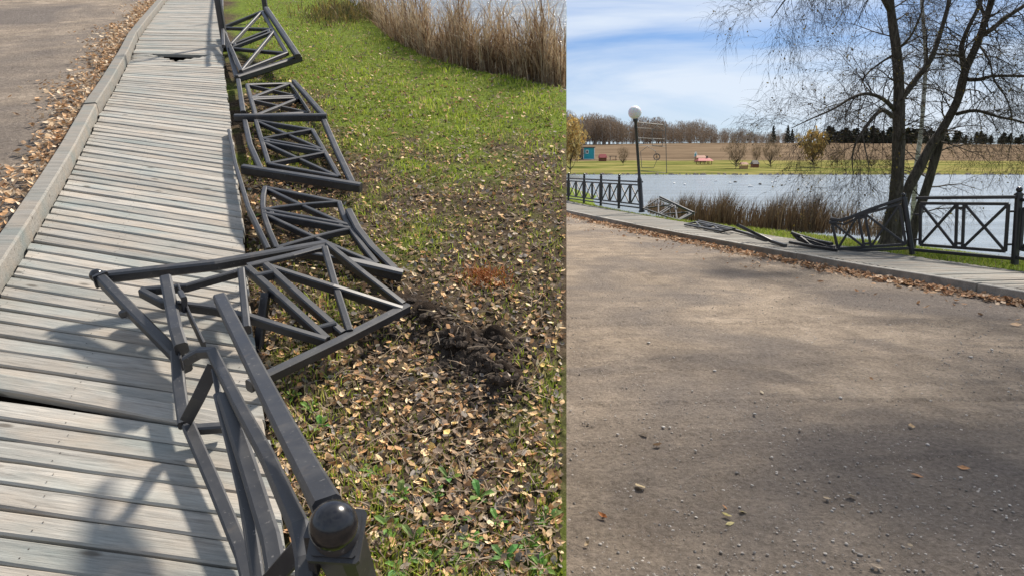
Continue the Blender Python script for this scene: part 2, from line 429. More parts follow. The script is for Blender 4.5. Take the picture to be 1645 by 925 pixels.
# bank
wl = np.full_like(vv, -0.2)
for _ in range(4): wl = bank_w(seam_u(vv, wl), vv)
U = sheet(edge_r(vv) - 0.25, seam_u(vv, wl), 170); Vg = np.broadcast_to(vv[:, None], U.shape)
Wg = bank_w(U, Vg)
U[:, -1] = seam_u(vv, Wg[:, -1])
Cg = np.stack([soil_mask(U, Vg), green_mask(U, Vg), np.zeros_like(U)], -1)
DOWN = (0, -0.45*math.sin(TA), -0.45*math.cos(TA))
o = link('bank', grid_mesh('bank', np.stack([U, Vg, Wg], -1), BANK, Cg, DOWN)); o.matrix_world = TILT
tag(o, kind='structure')
# packed dirt left of the timber kerb
u0 = edge_l(vv)
U = sheet(u0 - 12.0, u0 - 0.02, 120); Vg = np.broadcast_to(vv[:, None], U.shape)
Wg = -0.045 + 0.010*wob(U, Vg, 1.6) + 0.004*wob(U, Vg, 8, 6, 4)
o = link('dirt_road', grid_mesh('dirt_road', np.stack([U, Vg, Wg], -1), DIRT, None, DOWN)); o.matrix_world = TILT
tag(o, kind='structure')
# soil under the deck and the body of the slope down to the level ground
U = sheet(u0 - 0.3, edge_r(vv) + 0.1, 12); Vg = np.broadcast_to(vv[:, None], U.shape)
o = link('deck_bed', grid_mesh('deck_bed', np.stack([U, Vg, np.full_like(U, -0.14) + 0.01*wob(U, Vg, 6)], -1), SOIL, None, DOWN)); o.matrix_world = TILT
tag(o, kind='structure')
vb = np.linspace(0.4, VMAX - 0.05, 30)
ua = edge_l(vb) - 11.9; ub = seam_u(vb, -0.62) - 0.02
top = [(TILT @ Vector((a, v, -0.62)), TILT @ Vector((b, v, -0.62))) for a, b, v in zip(ua, ub, vb)]
V = []; fa = []
for a, b in top: V += [a, b, Vector((a.x, a.y, -0.3)), Vector((b.x, b.y, -0.3))]
for i in range(len(top)-1):
    k = i*4; fa += [(k, k+1, k+5, k+4), (k+2, k, k+4, k+6), (k+1, k+3, k+7, k+5)]
fa += [(2, 3, 1, 0), (len(V)-4, len(V)-3, len(V)-1, len(V)-2)]
o = link('embankment', mesh_np('embankment', [tuple(p) for p in V], fa, SOIL)); tag(o, kind='structure')
# pond water beyond the reeds on the slope
us = np.linspace(-7, seam_u(VMAX, -0.42), 60)
pts = []
wv_ = []
vw = np.linspace(5.8, VMAX, 40)
uhi = seam_u(vw, -0.42) - 0.004
ulo = np.minimum(np.interp(vw, SHP[_os[::-1], 1], SHP[_os[::-1], 0]) - 0.3, uhi - 0.002)
U = sheet(ulo, uhi, 14); Vg = np.broadcast_to(vw[:, None], U.shape)
WATERS = m_water('pond_water', (0.24, 0.27, 0.29), 2.0, 5.0)
o = link('water', grid_mesh('water', np.stack([U, Vg, np.full_like(U, -0.42)], -1), WATERS)); o.matrix_world = TILT
tag(o, kind='structure')

# ---- planks of the slope's boardwalk
cum = np.concatenate([[0], np.cumsum(np.linalg.norm(np.diff((EL + ER)/2, axis=0), axis=1))])
def across(s):
    return (np.array([np.interp(s, cum, EL[:, k]) for k in range(3)]), np.array([np.interp(s, cum, ER[:, k]) for k in range(3)]))
def plank_mesh(L, W, T, seed, sh=(0.0, 0.0)):
    """weathered board: rounded arrises, worn uneven edges; x along its length"""
    r = random.Random(seed); n = 7; c = 0.0055
    prof = [(-W/2, -T), (W/2, -T), (W/2, -c), (W/2-c, 0), (-W/2+c, 0), (-W/2, -c)]
    vs = []; fs = []
    for i in range(n):
        x = -L/2 + L*i/(n-1); j1, j2 = r.uniform(-.0022, .0022), r.uniform(-.0022, .0022); z = r.uniform(-.0015, .0015)
        g_ = i/(n-1)
        for y, zz in prof: vs.append((x + y*(sh[0]*(1-g_) + sh[1]*g_), y + (j1 if y > 0 else j2), zz + z))
    for i in range(n-1):
        for k in range(6):
            q = (k+1) % 6; fs.append((i*6+q, i*6+6+q, i*6+6+k, i*6+k))
    fs.append((5, 4, 3, 2, 1, 0)); fs.append(tuple(range((n-1)*6, (n-1)*6+6)))
    nf = len(fs)
    for x in (-L/2 + .05, -L*.08, L/2 - .06):          # screw heads
        for y in (-W*.24, W*.22):
            b0 = len(vs); cx, cy = x + r.uniform(-.012, .012), y + r.uniform(-.006, .006)
            vs += [(cx + .0024*math.cos(q*1.047), cy + .0024*math.sin(q*1.047), .0022) for q in range(6)]; fs.append(tuple(range(b0, b0+6)))
    me = mesh_np('plank', vs, fs, WOOD); me.materials.append(NAIL)
    for q in range(nf, len(fs)): me.polygons[q].material_index = 1
    return me
NAIL = plain('rusty_screw', (.05, .04, .035), .7)
deck = bpy.data.objects.new('boardwalk', None); C.objects.link(deck); deck.matrix_world = TILT
tag(deck, kind='structure')
PITCHB = 0.094
smax = cum[-1]; s = 0.0; k = 0
# find the place of the lifted board and of the broken ones along the walk
def s_at(px, py):
    p = S(px, py); ss = np.linspace(0, smax, 3000)
    best, bd = 0, 9
    for q in ss:
        a, b = across(q); t = np.clip((p-a) @ (b-a)/((b-a) @ (b-a)), 0, 1); d = np.linalg.norm(a + (b-a)*t - p)
        if d < bd: bd, best = d, q
    return best
s_lift = s_at(60, 612); s_brk = s_at(290, 95)
while s < smax - 0.05:
    a, b = across(s); a2, b2 = across(min(s + PITCHB, smax))
    r = random.Random(k*13+5)
    wl_ = np.linalg.norm(a2-a); wr_ = np.linalg.norm(b2-b)
    mid = (a+b+a2+b2)/4
    dx = (b + b2 - a - a2)/2; L = np.linalg.norm(dx); ang = math.atan2(dx[1], dx[0])
    wid = min(max(abs(-math.sin(ang)*(a2-a)[0] + math.cos(ang)*(a2-a)[1]), .04), .12)*0.5 + 0.5*min(max(abs(-math.sin(ang)*(b2-b)[0] + math.cos(ang)*(b2-b)[1]), .04), .12)
    z = r.uniform(-.003, .003); tilt = r.uniform(-.016, .016); yaw = r.uniform(-.006, .006); roll = 0
    near = s_lift - s
    if abs(s - s_lift) < PITCHB*0.5: z += 0.022; tilt = 0.16; yaw = -0.042; mid = mid + np.array([0, .012, 0])
    if -0.30 < s - s_brk < 0.02 : pass
    rel = int(round((s - s_brk)/PITCHB))
    if -3 <= rel <= 1:       # snapped boards round a wedge-shaped hole
        gp_ = (0.30, 0.24, 0.16, 0.09, 0.03)[rel+3]
        for sgn, cut in ((-1, 0.50 - gp_), (1, 0.50 - gp_*1.1)):
            me = plank_mesh(L*cut, wid - 0.010, 0.03, k*3+sgn); cd = sgn*(0.5 - cut/2)*L
            Mx = Matrix.Translation(Vector((mid[0] + cd*math.cos(ang), mid[1] + cd*math.sin(ang), -.006))) @ Matrix.Rotation(ang + sgn*0.05*(rel+3)*.5, 4, 'Z') @ Matrix.Rotation(sgn*0.05, 4, 'Y')
            link('plank', me, deck, Mx)
    else:
        nx, ny = -math.sin(ang), math.cos(ang); xx, xy = math.cos(ang), math.sin(ang); el_, er_ = a - a2, b - b2
        sh = [float(np.clip((e_[0]*xx + e_[1]*xy)/(e_[0]*nx + e_[1]*ny), -1, 1)) for e_ in (el_, er_)]
        me = plank_mesh(L + r.uniform(-.012, .008), wid - r.uniform(.005, .009), 0.035, k, sh)
        Mx = Matrix.Translation(Vector((mid[0] + r.uniform(-.004, .004), mid[1], z))) @ Matrix.Rotation(ang + yaw, 4, 'Z') @ Matrix.Rotation(tilt, 4, 'X')
        link('plank', me, deck, Mx)
    s += PITCHB; k += 1
# ---- kerb timbers
kerb = bpy.data.objects.new('kerb', None); C.objects.link(kerb); kerb.matrix_world = TILT; tag(kerb, kind='structure')
segs = [(0, 4, 0.0), (4, 7, .004), (7, 11, -.004), (11, 15, .002)]
for i0, i1, dz in segs:
    mb = MB(); P = [EL[i] + np.array([-0.075, 0, 0.005 + dz]) for i in range(i0, i1+1)]
    if i1 < 15: P[-1] = P[-1] + (P[-2] - P[-1])*0.02
    bar(mb, P, 0.10, 0.15, ch=0.09)
    link('kerb_beam', mesh_np('kerb_beam', [tuple(p) for p in mb.v], mb.f, BEAM), kerb)

# ---- railing pieces
class Wreck(Thing):
    def bar(s, name, pts, w, h=None, up=(0, 0, 1), parent=None, label=None):
        mb = MB(); bar(mb, pts, w, h, up); return s.part(name, mb, PAINT, parent, label=label)
def T3(*q): return [S(x, y, w) for x, y, w in q]
def lerp(a, b, t): return a + (b-a)*t
def lattice(th, A, Bc, Cc, Dc, w=0.026, up=(0, 0, 1), bend=None, mids=(0.47, 0.53), dep=None):
    """frame A-B (first end), D-C (second end); A-D is the foot side, B-C the top side; two crosses and a twin middle bar"""
    A, Bc, Cc, Dc = map(np.asarray, (A, Bc, Cc, Dc))
    nrm = np.cross(Bc - A, Dc - A); nrm = nrm/np.linalg.norm(nrm)
    dep = dep or w
    def P(t, q): return lerp(lerp(A, Dc, t), lerp(Bc, Cc, t), q) + (bend(t, q) if bend else 0)
    def ln(t0, q0, t1, q1, off=0.0, n=2):
        if bend: n = 6
        return [P(lerp(t0, t1, i/(n-1)), lerp(q0, q1, i/(n-1))) + nrm*off for i in range(n)]
    up = nrm
    th.bar('rail', ln(0, 1, 1, 1), w, dep, up); th.bar('rail', ln(0, 0, 1, 0), w, dep, up)
    th.bar('upright', ln(0, 0, 0, 1, .001), w, dep, up); th.bar('upright', ln(1, 0, 1, 1, .001), w, dep, up)
    for m in mids: th.bar('middle_bar', ln(m, 0, m, 1, -.001), w*0.9, dep, up)
    for q in (0.1, 0.9): th.bar('spacer', ln(mids[0], q, mids[1], q, .0015, 2), w*0.9, dep, up)
    for t0, t1 in ((0, mids[0]), (mids[1], 1)):
        th.bar('brace', ln(t0, 0, t1, 1, .002), w*0.85, dep*0.9, up); th.bar('brace', ln(t0, 1, t1, 0, -.002), w*0.85, dep*0.9, up)
def ball_cap(th, p, axis, w, r):
    """square cap plate, collar and ball on a post end"""
    p = np.asarray(p); ax = Vector(axis).normalized()
    mb = MB(); q = Vector(p)
    bar(mb, [q, q + ax*(w*0.22)], w*1.16, w*1.16, (0, 1, 0.1), 0.06); bar(mb, [q + ax*(w*0.22), q + ax*(w*0.34)], w*0.98, w*0.98, (0, 1, 0.1), 0.06)
    cap = th.part('cap', mb, PAINT)
    mb = MB(); lathe(mb, q + ax*(w*0.34), ax, [(r*0.95, 0), (r*0.98, r*.12), (r*0.72, r*0.3), (r*0.70, r*0.42)], 24); th.part('collar', mb, PAINT, cap, True)
    mb = MB(); c = w*0.34 + r*1.2
    lathe(mb, q + ax*c, ax, [(max(r*math.cos(t), 1e-4), r*math.sin(t)) for t in np.linspace(-1.57, 1.57, 17)], 28); th.part('ball', mb, PAINTB, cap, True)
PAINTB = NT('glossy_black'); PAINTB.b.inputs['Specular IOR Level'].default_value = 0.6
PAINTB = PAINTB.out(PAINTB.mix(PAINTB.ramp(PAINTB.noise(30, 6, 0.7, PAINTB.obj()), [(0.5, 0.0), (0.8, 0.25)]), (0.008, 0.008, 0.010), (0.07, 0.065, 0.06)), 0.2)

# posts still standing at the top of the slope
for x0, y0, wb, lab in ((364, 88, -0.02, 'upright black fence post beside the boardwalk edge, top of picture'), (431, 50, -0.15, 'upright black fence post on the turf behind the first tilted panel')):
    p = S(x0, y0, wb - 0.1); q = p + np.array([0, 0.04, 1.15])
    t = Wreck('fence_post', S(x0, y0, wb), lab, 'fence post', 'posts along the slope', True)
    t.bar('post', [p, q], 0.075, 0.075, (0, 1, 0)); ball_cap(t, q, (0, 0.03, 1), 0.075, 0.04)
t = Wreck('fence_rail', S(358, 60, 0.0), 'thin black rail running up beside the far boardwalk edge', 'fence rail', None, True)
t.bar('rail', T3((359, 75, 0.18), (357, 20, 0.2), (357, -60, 0.2)), 0.035)

# first panel, propped against the boardwalk edge
t = Wreck('railing_section', S(385, 120, 0), 'black lattice panel propped up at the top, farthest of the fallen ones', 'railing section', 'wrecked panels on the slope', True)
A1, B1, C1, D1 = T3((357, 46, .17), (421, 20, .32), (461, 87, .12), (388, 116, .05))
lattice(t, A1, B1, C1, D1, 0.042, dep=.045)
t.bar('handrail', T3((428, 15, .36), (479, 92, .12)), 0.062)
t.bar('foot_rail', T3((361, 52, .08), (370, 88, .03), (381, 127, -.0)), 0.05)
t.bar('post', T3((381, 127, -.0), (482, 94, .07)), 0.072)
# second and third panels lying flat with a shared post
t = Wreck('railing_section', S(450, 160, -.1), 'black lattice panel flat on the turf, second from the top', 'railing section', 'wrecked panels on the slope', True)
A2, B2, C2, D2 = T3((397, 138, .03), (466, 136, -.08), (497, 183, -.12), (411, 188, .02))
lattice(t, A2, B2, C2, D2, 0.032, dep=.04)
t.bar('handrail', T3((472, 132, -.02), (497, 160, -.03), (521, 188, -.03)), 0.045)
t.bar('foot_rail', T3((383, 130, .0), (391, 182, .0)), 0.042)
t.bar('post', T3((377, 190, .02), (525, 189, .0)), 0.055, 0.06)
t = Wreck('railing_section', S(480, 240, -.1), 'black lattice panel flat on the turf with a post at its lower end, third down', 'railing section', 'wrecked panels on the slope', True)
A3, B3, C3, D3 = T3((411, 196, .0), (502, 211, -.02), (545, 287, -.06), (432, 266, -.02))
lattice(t, A3, B3, C3, D3, 0.030, dep=.04)
t.bar('handrail', T3((519, 192, -.02), (542, 245, -.04), (566, 296, -.06)), 0.042)
t.bar('foot_rail', T3((392, 188, .0), (402, 235, .0), (419, 274, -.02)), 0.038)
t.bar('post', T3((390, 272, .02), (580, 302, -.05)), 0.05, 0.06)
# fourth, buckled
t = Wreck('railing_section', S(520, 370, -.1), 'buckled black lattice panel half buried in turned soil, fourth down', 'railing section', 'wrecked panels on the slope', True)
A4, B4, C4, D4 = T3((426, 304, .02), (545, 328, .0), (606, 427, -.06), (445, 402, .0))
def bend4(t_, q): return np.array([-0.035*math.sin(math.pi*t_), 0, 0.02*math.sin(math.pi*t_)])
lattice(t, A4, B4, C4, D4, 0.028, bend=bend4, dep=.04)
t.bar('handrail', T3((560, 340, .03), (575, 370, .0), (597, 398, -.03), (635, 435, -.07)), 0.038)
t.bar('post', T3((557, 423, .0), (646, 443, -.07)), 0.05, 0.055)
# loose strip leaning along the edge of the deck
t = Wreck('fence_rail', S(400, 300, 0), 'loose flat bar curving along the deck edge above the big panel', 'fence rail', None, True)
t.bar('rail', T3((368, 213, .02), (379, 268, .05), (400, 338, .07), (432, 405, .03)), 0.022, 0.05)
t = Wreck('fence_post', S(415, 560, -.1), 'short weathered post stub standing in the leaf litter under the big panel', 'fence post', 'posts along the slope', True)
t.bar('post', T3((413, 572, -.1), (427, 470, .12)), 0.035, 0.03)
# fifth, the big one, thrown across the deck
t = Wreck('railing_section', S(300, 560, 0), 'large black lattice panel thrown across the boardwalk with a ball-capped post end', 'railing section', 'wrecked panels on the slope', True)
hl = .14
t.bar('top_rail', T3((164, 446, hl), (345, 426, .13), (526, 394, .08)), 0.044, 0.045)
t.bar('top_rail', T3((398, 428, .125), (470, 411, .115), (522, 397, .09)), 0.036, 0.02)
t.bar('end_bar', T3((526, 395, .10), (582, 440, .05), (648, 491, -.02)), 0.028, 0.04)
t.bar('foot_rail', T3((654, 494, -.03), (545, 550, .03), (437, 602, .06), (400, 620, .07)), 0.038, 0.042)
t.bar('middle_bar', T3((398, 433, .15), (462, 490, .10), (526, 548, .04)), 0.029, 0.042)
t.bar('middle_bar', T3((427, 428, .15), (490, 485, .09), (551, 538, .03)), 0.029, 0.042)
t.bar('spacer', T3((412, 447, .14), (440, 441, .14)), 0.026, 0.04)
t.bar('spacer', T3((510, 531, .05), (540, 523, .05)), 0.026, 0.04)
t.bar('brace', T3((522, 401, .11), (540, 465, .07), (562, 535, .03)), 0.028, 0.04)
t.bar('brace', T3((428, 430, .145), (535, 464, .08), (645, 499, -.02)), 0.028, 0.04)
t.bar('brace', T3((388, 436, .16), (392, 480, .13), (397, 530, .11)), 0.028, 0.04)
t.bar('brace', T3((400, 511, .10), (460, 530, .075), (524, 549, .045)), 0.028, 0.04)
t.bar('brace', T3((228, 470, .11), (262, 488, .10), (345, 498, .10), (400, 512, .09)), 0.028, 0.04)
t.bar('brace', T3((228, 468, .11), (300, 462, .115), (392, 436, .12)), 0.026, 0.035)
t.bar('post', T3((160, 446, hl+.01), (218, 506, .11), (282, 570, .07), (300, 590, .06)), 0.040, 0.045)
t.bar('bracket', T3((196, 504, .10), (214, 498, .12)), 0.03, 0.03)
a = S(164, 450, hl+.005); ball_cap(t, a, Vector(S(150, 438, hl+.012)) - Vector(a), 0.05, 0.028)
# crumpled tube between the fifth panel and the nearest one
t = Wreck('crumpled_rail', S(285, 560, 0), 'crumpled black tube torn open where the two nearest panels meet', 'fence rail', None, True)
t.bar('rail', T3((267, 450, .18), (277, 500, .165), (284, 535, .18), (292, 560, .165)), 0.044, 0.05)
t.bar('torn_edge', T3((288, 466, .16), (306, 510, .15), (330, 560, .13)), 0.008, 0.06)
t.bar('torn_edge', T3((268, 470, .15), (280, 530, .13), (292, 585, .13)), 0.006, 0.05)
t.bar('torn_edge', T3((290, 470, .18), (296, 480, .21), (297, 500, .16)), 0.02, 0.02)
# sixth: nearest panel, standing on edge and twisted
t = Wreck('railing_section', S(480, 925, 0), 'twisted black panel standing on edge in front, nearest of all, with a glossy ball post', 'railing section', 'wrecked panels on the slope', True)
t.bar('handrail', T3((353, 478, .36), (404, 580, .46), (460, 690, .58), (500, 765, .68), (527, 815, .76)), 0.040, 0.030)
t.bar('top_rail', T3((300, 578, .27), (322, 566, .30), (341, 566, .31), (356, 596, .31), (386, 655, .36), (430, 735, .46), (482, 850, .62), (492, 900, .63), (494, 990, .60)), 0.031, 0.031)
t.bar('frame_bar', T3((284, 565, .10), (288, 620, .075), (297, 682, .06)), 0.040, 0.03)
t.bar('frame_bar', T3((303, 684, .055), (345, 780, .05), (388, 885, .045), (408, 960, .04)), 0.038, 0.03)
t.bar('brace', T3((343, 588, .29), (318, 640, .20), (299, 676, .08)), 0.038, 0.008, (0.3, -.8, .5))
t.bar('frame_bar', T3((345, 600, .27), (362, 690, .22), (388, 800, .20), (408, 925, .18), (420, 1000, .16)), 0.014, 0.05)
t.bar('middle_bar', T3((352, 640, .28), (378, 740, .27), (404, 850, .26), (420, 960, .24)), 0.026, 0.045)
t.bar('middle_bar', T3((362, 640, .30), (402, 760, .32), (436, 870, .34), (452, 960, .34)), 0.040, 0.045)
t.bar('brace', T3((492, 870, .60), (455, 910, .50), (420, 950, .42)), 0.034, 0.012, (0, -.7, .7))
t.bar('foot_rail', T3((302, 690, .05), (360, 686, .04)), 0.03, 0.03)
pb = S(600, 1010, .05); pt = S(543, 862, .735)
mb = MB(); bar(mb, [pb, pt], 0.060, 0.060, (0.2, 1, 0)); t.part('post', mb, PAINT)
ball_cap(t, pt, Vector(pt) - Vector(pb), 0.060, 0.0315)
t.bar('bracket', T3((498, 850, .70), (508, 915, .62)), 0.03, 0.012, (1, 0, 0))

# ---- leaf litter, grass, weeds, soil clods on the slope (uncountable: stuff)
PAL = np.array([(.44, .29, .15), (.52, .38, .22), (.30, .17, .085), (.20, .135, .085), (.135, .10, .075), (.55, .44, .28), (.36, .20, .09), (.17, .15, .13), (.26, .22, .18), (.50, .36, .13)])
def leaves_np(P, size, colr, nrm_jit=0.5, seed=1, up=None):
    """folded, curled leaf: six points, four faces each"""
    r = np.random.default_rng(seed); n = len(P)
    a = r.uniform(0, 6.283, n); tl = r.normal(0, nrm_jit, (n, 2)); L = size*r.uniform(.5, 1.45, n); Wd = L*r.uniform(.25, .85, n); curl = L*r.uniform(-.12, .34, n)
    X = np.stack([np.cos(a), np.sin(a), tl[:, 0]], -1); X /= np.linalg.norm(X, axis=1)[:, None]
    Y = np.stack([-np.sin(a), np.cos(a), tl[:, 1]], -1); Y /= np.linalg.norm(Y, axis=1)[:, None]
    Z = np.cross(X, Y)
    def pt(x, y, z): return P + X*(L*x)[:, None] + Y*(Wd*y)[:, None] + Z*(curl*z)[:, None]
    o_ = np.ones(n)
    V = np.stack([pt(-.5*o_, 0*o_, .6*o_), pt(-.12*o_, -.5*o_, .5*o_), pt(.5*o_, 0*o_, .8*o_), pt(-.12*o_, .5*o_, .7*o_), pt(-.05*o_, 0*o_, 0*o_), pt(.2*o_, -.36*o_, .55*o_), pt(.2*o_, .36*o_, .6*o_)], 1)
    base = np.arange(n)[:, None]*7
    fs = [(0, 1, 4), (1, 5, 4), (5, 2, 4), (2, 6, 4), (6, 3, 4), (3, 0, 4)]
    Fa = np.concatenate([base + np.array(f)[None] for f in fs]).reshape(-1, 3)
    Cc = np.repeat(colr[:, None, :], 7, 1)
    return V, Fa, Cc
def blades_np(P, h, wd, colr, lean=0.5, seed=2, bias=(0, 0), zbase=0):
    r = np.random.default_rng(seed); n = len(P)
    a = r.uniform(0, 6.283, n); b = r.uniform(0, 6.283, n); ln = np.abs(r.normal(0, lean, n))*h
    wv = np.stack([np.cos(a), np.sin(a), np.zeros(n)], -1)*(wd/2)[:, None]
    lv = np.stack([np.cos(b)*ln + bias[0]*h, np.sin(b)*ln + bias[1]*h, np.zeros(n)], -1)
    up = np.array([0, 0, 1.0])
    V = np.stack([P - wv, P + wv, P + wv*.75 + lv*.3 + up*(h*.55)[:, None], P - wv*.75 + lv*.3 + up*(h*.55)[:, None], P + lv + up*h[:, None]*.98], 1)
    base = np.arange(n)[:, None]*5
    Fq = (base + np.array([0, 1, 2, 3])[None]).tolist(); Ft = (base + np.array([3, 2, 4])[None]).tolist()
    return V, Fq + Ft, np.repeat(colr[:, None, :], 5, 1)
def scatter(n, seed, lo=(395, -40), hi=(908, 990), power=1.0):
    r = np.random.default_rng(seed)
    px = r.uniform(lo[0], hi[0], n*4); py = r.uniform(lo[1], hi[1], n*4)
    acc = r.uniform(0, 1, n*4) < (120.0/(py + 160.0))**power
    px, py = px[acc][:n], py[acc][:n]
    P = B(px, py)
    ok = (P[:, 0] > edge_r(P[:, 1]) + 0.01) & (P[:, 1] < shore_v(P[:, 0]) - 0.02)
    return P[ok]
def fit(V, Fa, Cc, n):
    """keep pieces wholly on this side of the place's edge"""
    return V
def keep(P, m): return P[spx(P + 0) < 910 - m*F/sdepth(P[:, 1], P[:, 2])]
r = np.random.default_rng(21)
# fallen leaves
P = scatter(26000, 31, power=0.75)
g = green_mask(P[:, 0], P[:, 1]); sm = soil_mask(P[:, 0], P[:, 1])
P = P[(r.uniform(0, 1, len(P)) > g*0.56) & (r.uniform(0, 1, len(P)) > sm*0.9)]; P = keep(P, .016)
P[:, 2] += r.uniform(0.0, .018, len(P))
ci = r.choice(10, len(P), p=[.12, .08, .13, .17, .19, .05, .08, .09, .07, .02]); col = PAL[ci]*r.uniform(.75, 1.85, (len(P), 1))
V, Fa, Cc = leaves_np(P, np.full(len(P), .027) + .010*np.clip((P[:, 1]-3)/4, 0, 1), col, .55, 3)
o = link('fallen_leaves', mesh_np('fallen_leaves', V, Fa, LEAF, Cc)); o.matrix_world = TILT
tag(o, 'brown and tan fallen leaves covering the bank beside the wrecked railing', 'leaves', kind='stuff')
# leaves drifted against the timber kerb
n = 8000; sv = r.uniform(0, smax, n); A_ = np.stack([np.interp(sv, cum, EL[:, k]) for k in range(3)], -1)
dist = np.abs(r.normal(0, .30, n))*np.clip(0.60 + 0.45*wob(sv, sv*0, 1.7) + 0.15*(sv/smax), .25, 1.3)
P = A_ + np.stack([-0.15 - dist, r.normal(0, .02, n), -0.035 + np.maximum(0, .06 - dist*.16) + r.uniform(0, .015, n)], -1)
pal2 = np.array([(.50, .32, .18), (.56, .41, .26), (.38, .22, .11), (.28, .19, .12), (.62, .50, .36)])
V, Fa, Cc = leaves_np(P, np.full(n, .052), pal2[r.integers(0, 5, n)]*r.uniform(.85, 1.35, (n, 1)), .5, 4)
o = link('leaf_drift', mesh_np('leaf_drift', V, Fa, LEAF, Cc)); o.matrix_world = TILT
tag(o, 'orange-brown leaves drifted along the timber kerb of the sloping boardwalk', 'leaves', kind='stuff')
# grass
P = scatter(90000, 41, power=0.75)
g = green_mask(P[:, 0], P[:, 1]); sm = soil_mask(P[:, 0], P[:, 1])
kp = (r.uniform(0, 1, len(P)) < 0.24 + g*0.66) & (r.uniform(0, 1, len(P)) > sm*0.97); P = P[kp]; g = g[kp]
cl_g = wob(P[:, 0], P[:, 1], 5.0, 6, 11); h = r.uniform(.012, .046, len(P))*(0.7 + 0.4*g)*np.clip(1 + .7*cl_g, .35, 2.0); ok = spx(P) < 910 - h*.8*F/sdepth(P[:, 1], P[:, 2]); P = P[ok]; h = h[ok]; g = g[ok]; cl_g = cl_g[ok]
gp = np.array([(.26, .34, .035), (.33, .41, .05), (.17, .22, .04), (.40, .41, .10), (.42, .35, .17)])
far = np.clip((P[:, 1]-2.5)/4, 0, 1)
V, Fa, Cc = blades_np(P, h, .0045 + .006*far, gp[r.choice(5, len(P), p=[.26, .26, .18, .16, .14])]*r.uniform(.65, 1.25, (len(P), 1))*(1 + .3*cl_g[:, None]), .55, 5)
o = link('grass', mesh_np('grass', V, Fa, BLADE, Cc)); o.matrix_world = TILT
tag(o, 'short green grass growing on the bank beside the boardwalk', 'grass', kind='stuff')
# twigs and straw
P = keep(scatter(1500, 51, power=.6), .05); n = len(P); P[:, 2] += .018
a = r.uniform(0, 6.28, n); L = r.uniform(.03, .10, n); dv = np.stack([np.cos(a)*L, np.sin(a)*L, r.normal(0, .008, n)], -1); sd = np.stack([-np.sin(a), np.cos(a), 0*a], -1)*.0016
V = np.stack([P - dv/2 - sd, P - dv/2 + sd, P + sd + np.array([0, 0, .006]), P - sd + np.array([0, 0, .006]), P + dv/2 + sd*.5, P + dv/2 - sd*.5], 1)
b_ = np.arange(n)[:, None]*6; Fa = np.concatenate([b_ + np.array(f)[None] for f in ((0, 1, 2, 3), (3, 2, 4, 5))])
o = link('twig_litter', mesh_np('twig_litter', V, Fa, LEAF, np.repeat(np.array([(.22, .17, .12)])[[0]*n][:, None, :]*r.uniform(.5, 1.6, (n, 1, 1)), 6, 1))); o.matrix_world = TILT
tag(o, 'thin dry twigs and straw strewn over the leaf-covered bank', 'twigs', kind='stuff')
# broad-leaved weeds near the viewer
wp = []; wc = []; wf = []
spots = [(640, 800), (625, 850), (665, 870), (700, 800), (735, 835), (760, 870), (690, 905), (740, 905), (800, 840), (810, 900), (850, 880), (880, 835), (640, 915), (770, 800), (720, 770), (515, 690), (500, 660), (870, 915), (600, 760), (410, 350), (470, 640)]
for i, (x, y) in enumerate(spots):
    q = random.Random(i); c = Vector(B(np.array(x), np.array(y))); nl = q.randint(5, 9)
    for j in range(nl):
        an = j*6.283/nl + q.uniform(-.4, .4); L = q.uniform(.022, .048); wd = L*q.uniform(.3, .5); rise = q.uniform(.25, .9)
        d = Vector((math.cos(an), math.sin(an), 0)); sd = Vector((-d.y, d.x, 0)); p0 = c + Vector((0, 0, .004)); up = Vector((0, 0, 1))
        pp = [p0 - sd*.002, p0 + sd*.002, p0 + d*L*.4 + up*L*rise*.55 + sd*wd*.4, p0 + d*L*.4 + up*L*rise*.45, p0 + d*L*.4 + up*L*rise*.55 - sd*wd*.4, p0 + d*L*.75 + up*L*rise*.8 + sd*wd*.5, p0 + d*L*.75 + up*L*rise*.72, p0 + d*L*.75 + up*L*rise*.8 - sd*wd*.5, p0 + d*L*1.08 + up*L*rise*.75]
        b0 = len(wp); wp += [tuple(v) for v in pp]; cl = (q.uniform(.10, .17), q.uniform(.20, .29), q.uniform(.03, .07)); wc += [cl]*9
        wf += [tuple(b0+z for z in f) for f in ((0, 1, 2, 3), (0, 3, 4), (3, 2, 5, 6), (4, 3, 6, 7), (6, 5, 8), (7, 6, 8))]
o = link('weeds', mesh_np('weeds', wp, wf, BLADE, wc)); o.matrix_world = TILT
tag(o, 'leafy green weeds among the fallen leaves behind the ball post', 'weeds', kind='stuff')
# rusty fern
P0 = B(np.array(775), np.array(448)); P = P0 + np.stack([r.normal(0, .06, 420), r.normal(0, .05, 420), np.zeros(420)], -1)
V, Fa, Cc = blades_np(P, r.uniform(.02, .05, 420), np.full(420, .006), np.array([(.33, .12, .04)])*r.uniform(.6, 1.3, (420, 1)), .9, 6)
o = link('dry_fern', mesh_np('dry_fern', V, Fa, BLADE, Cc)); o.matrix_world = TILT
tag(o, 'small rust-red withered fern above the dug soil', 'fern', kind='stuff')
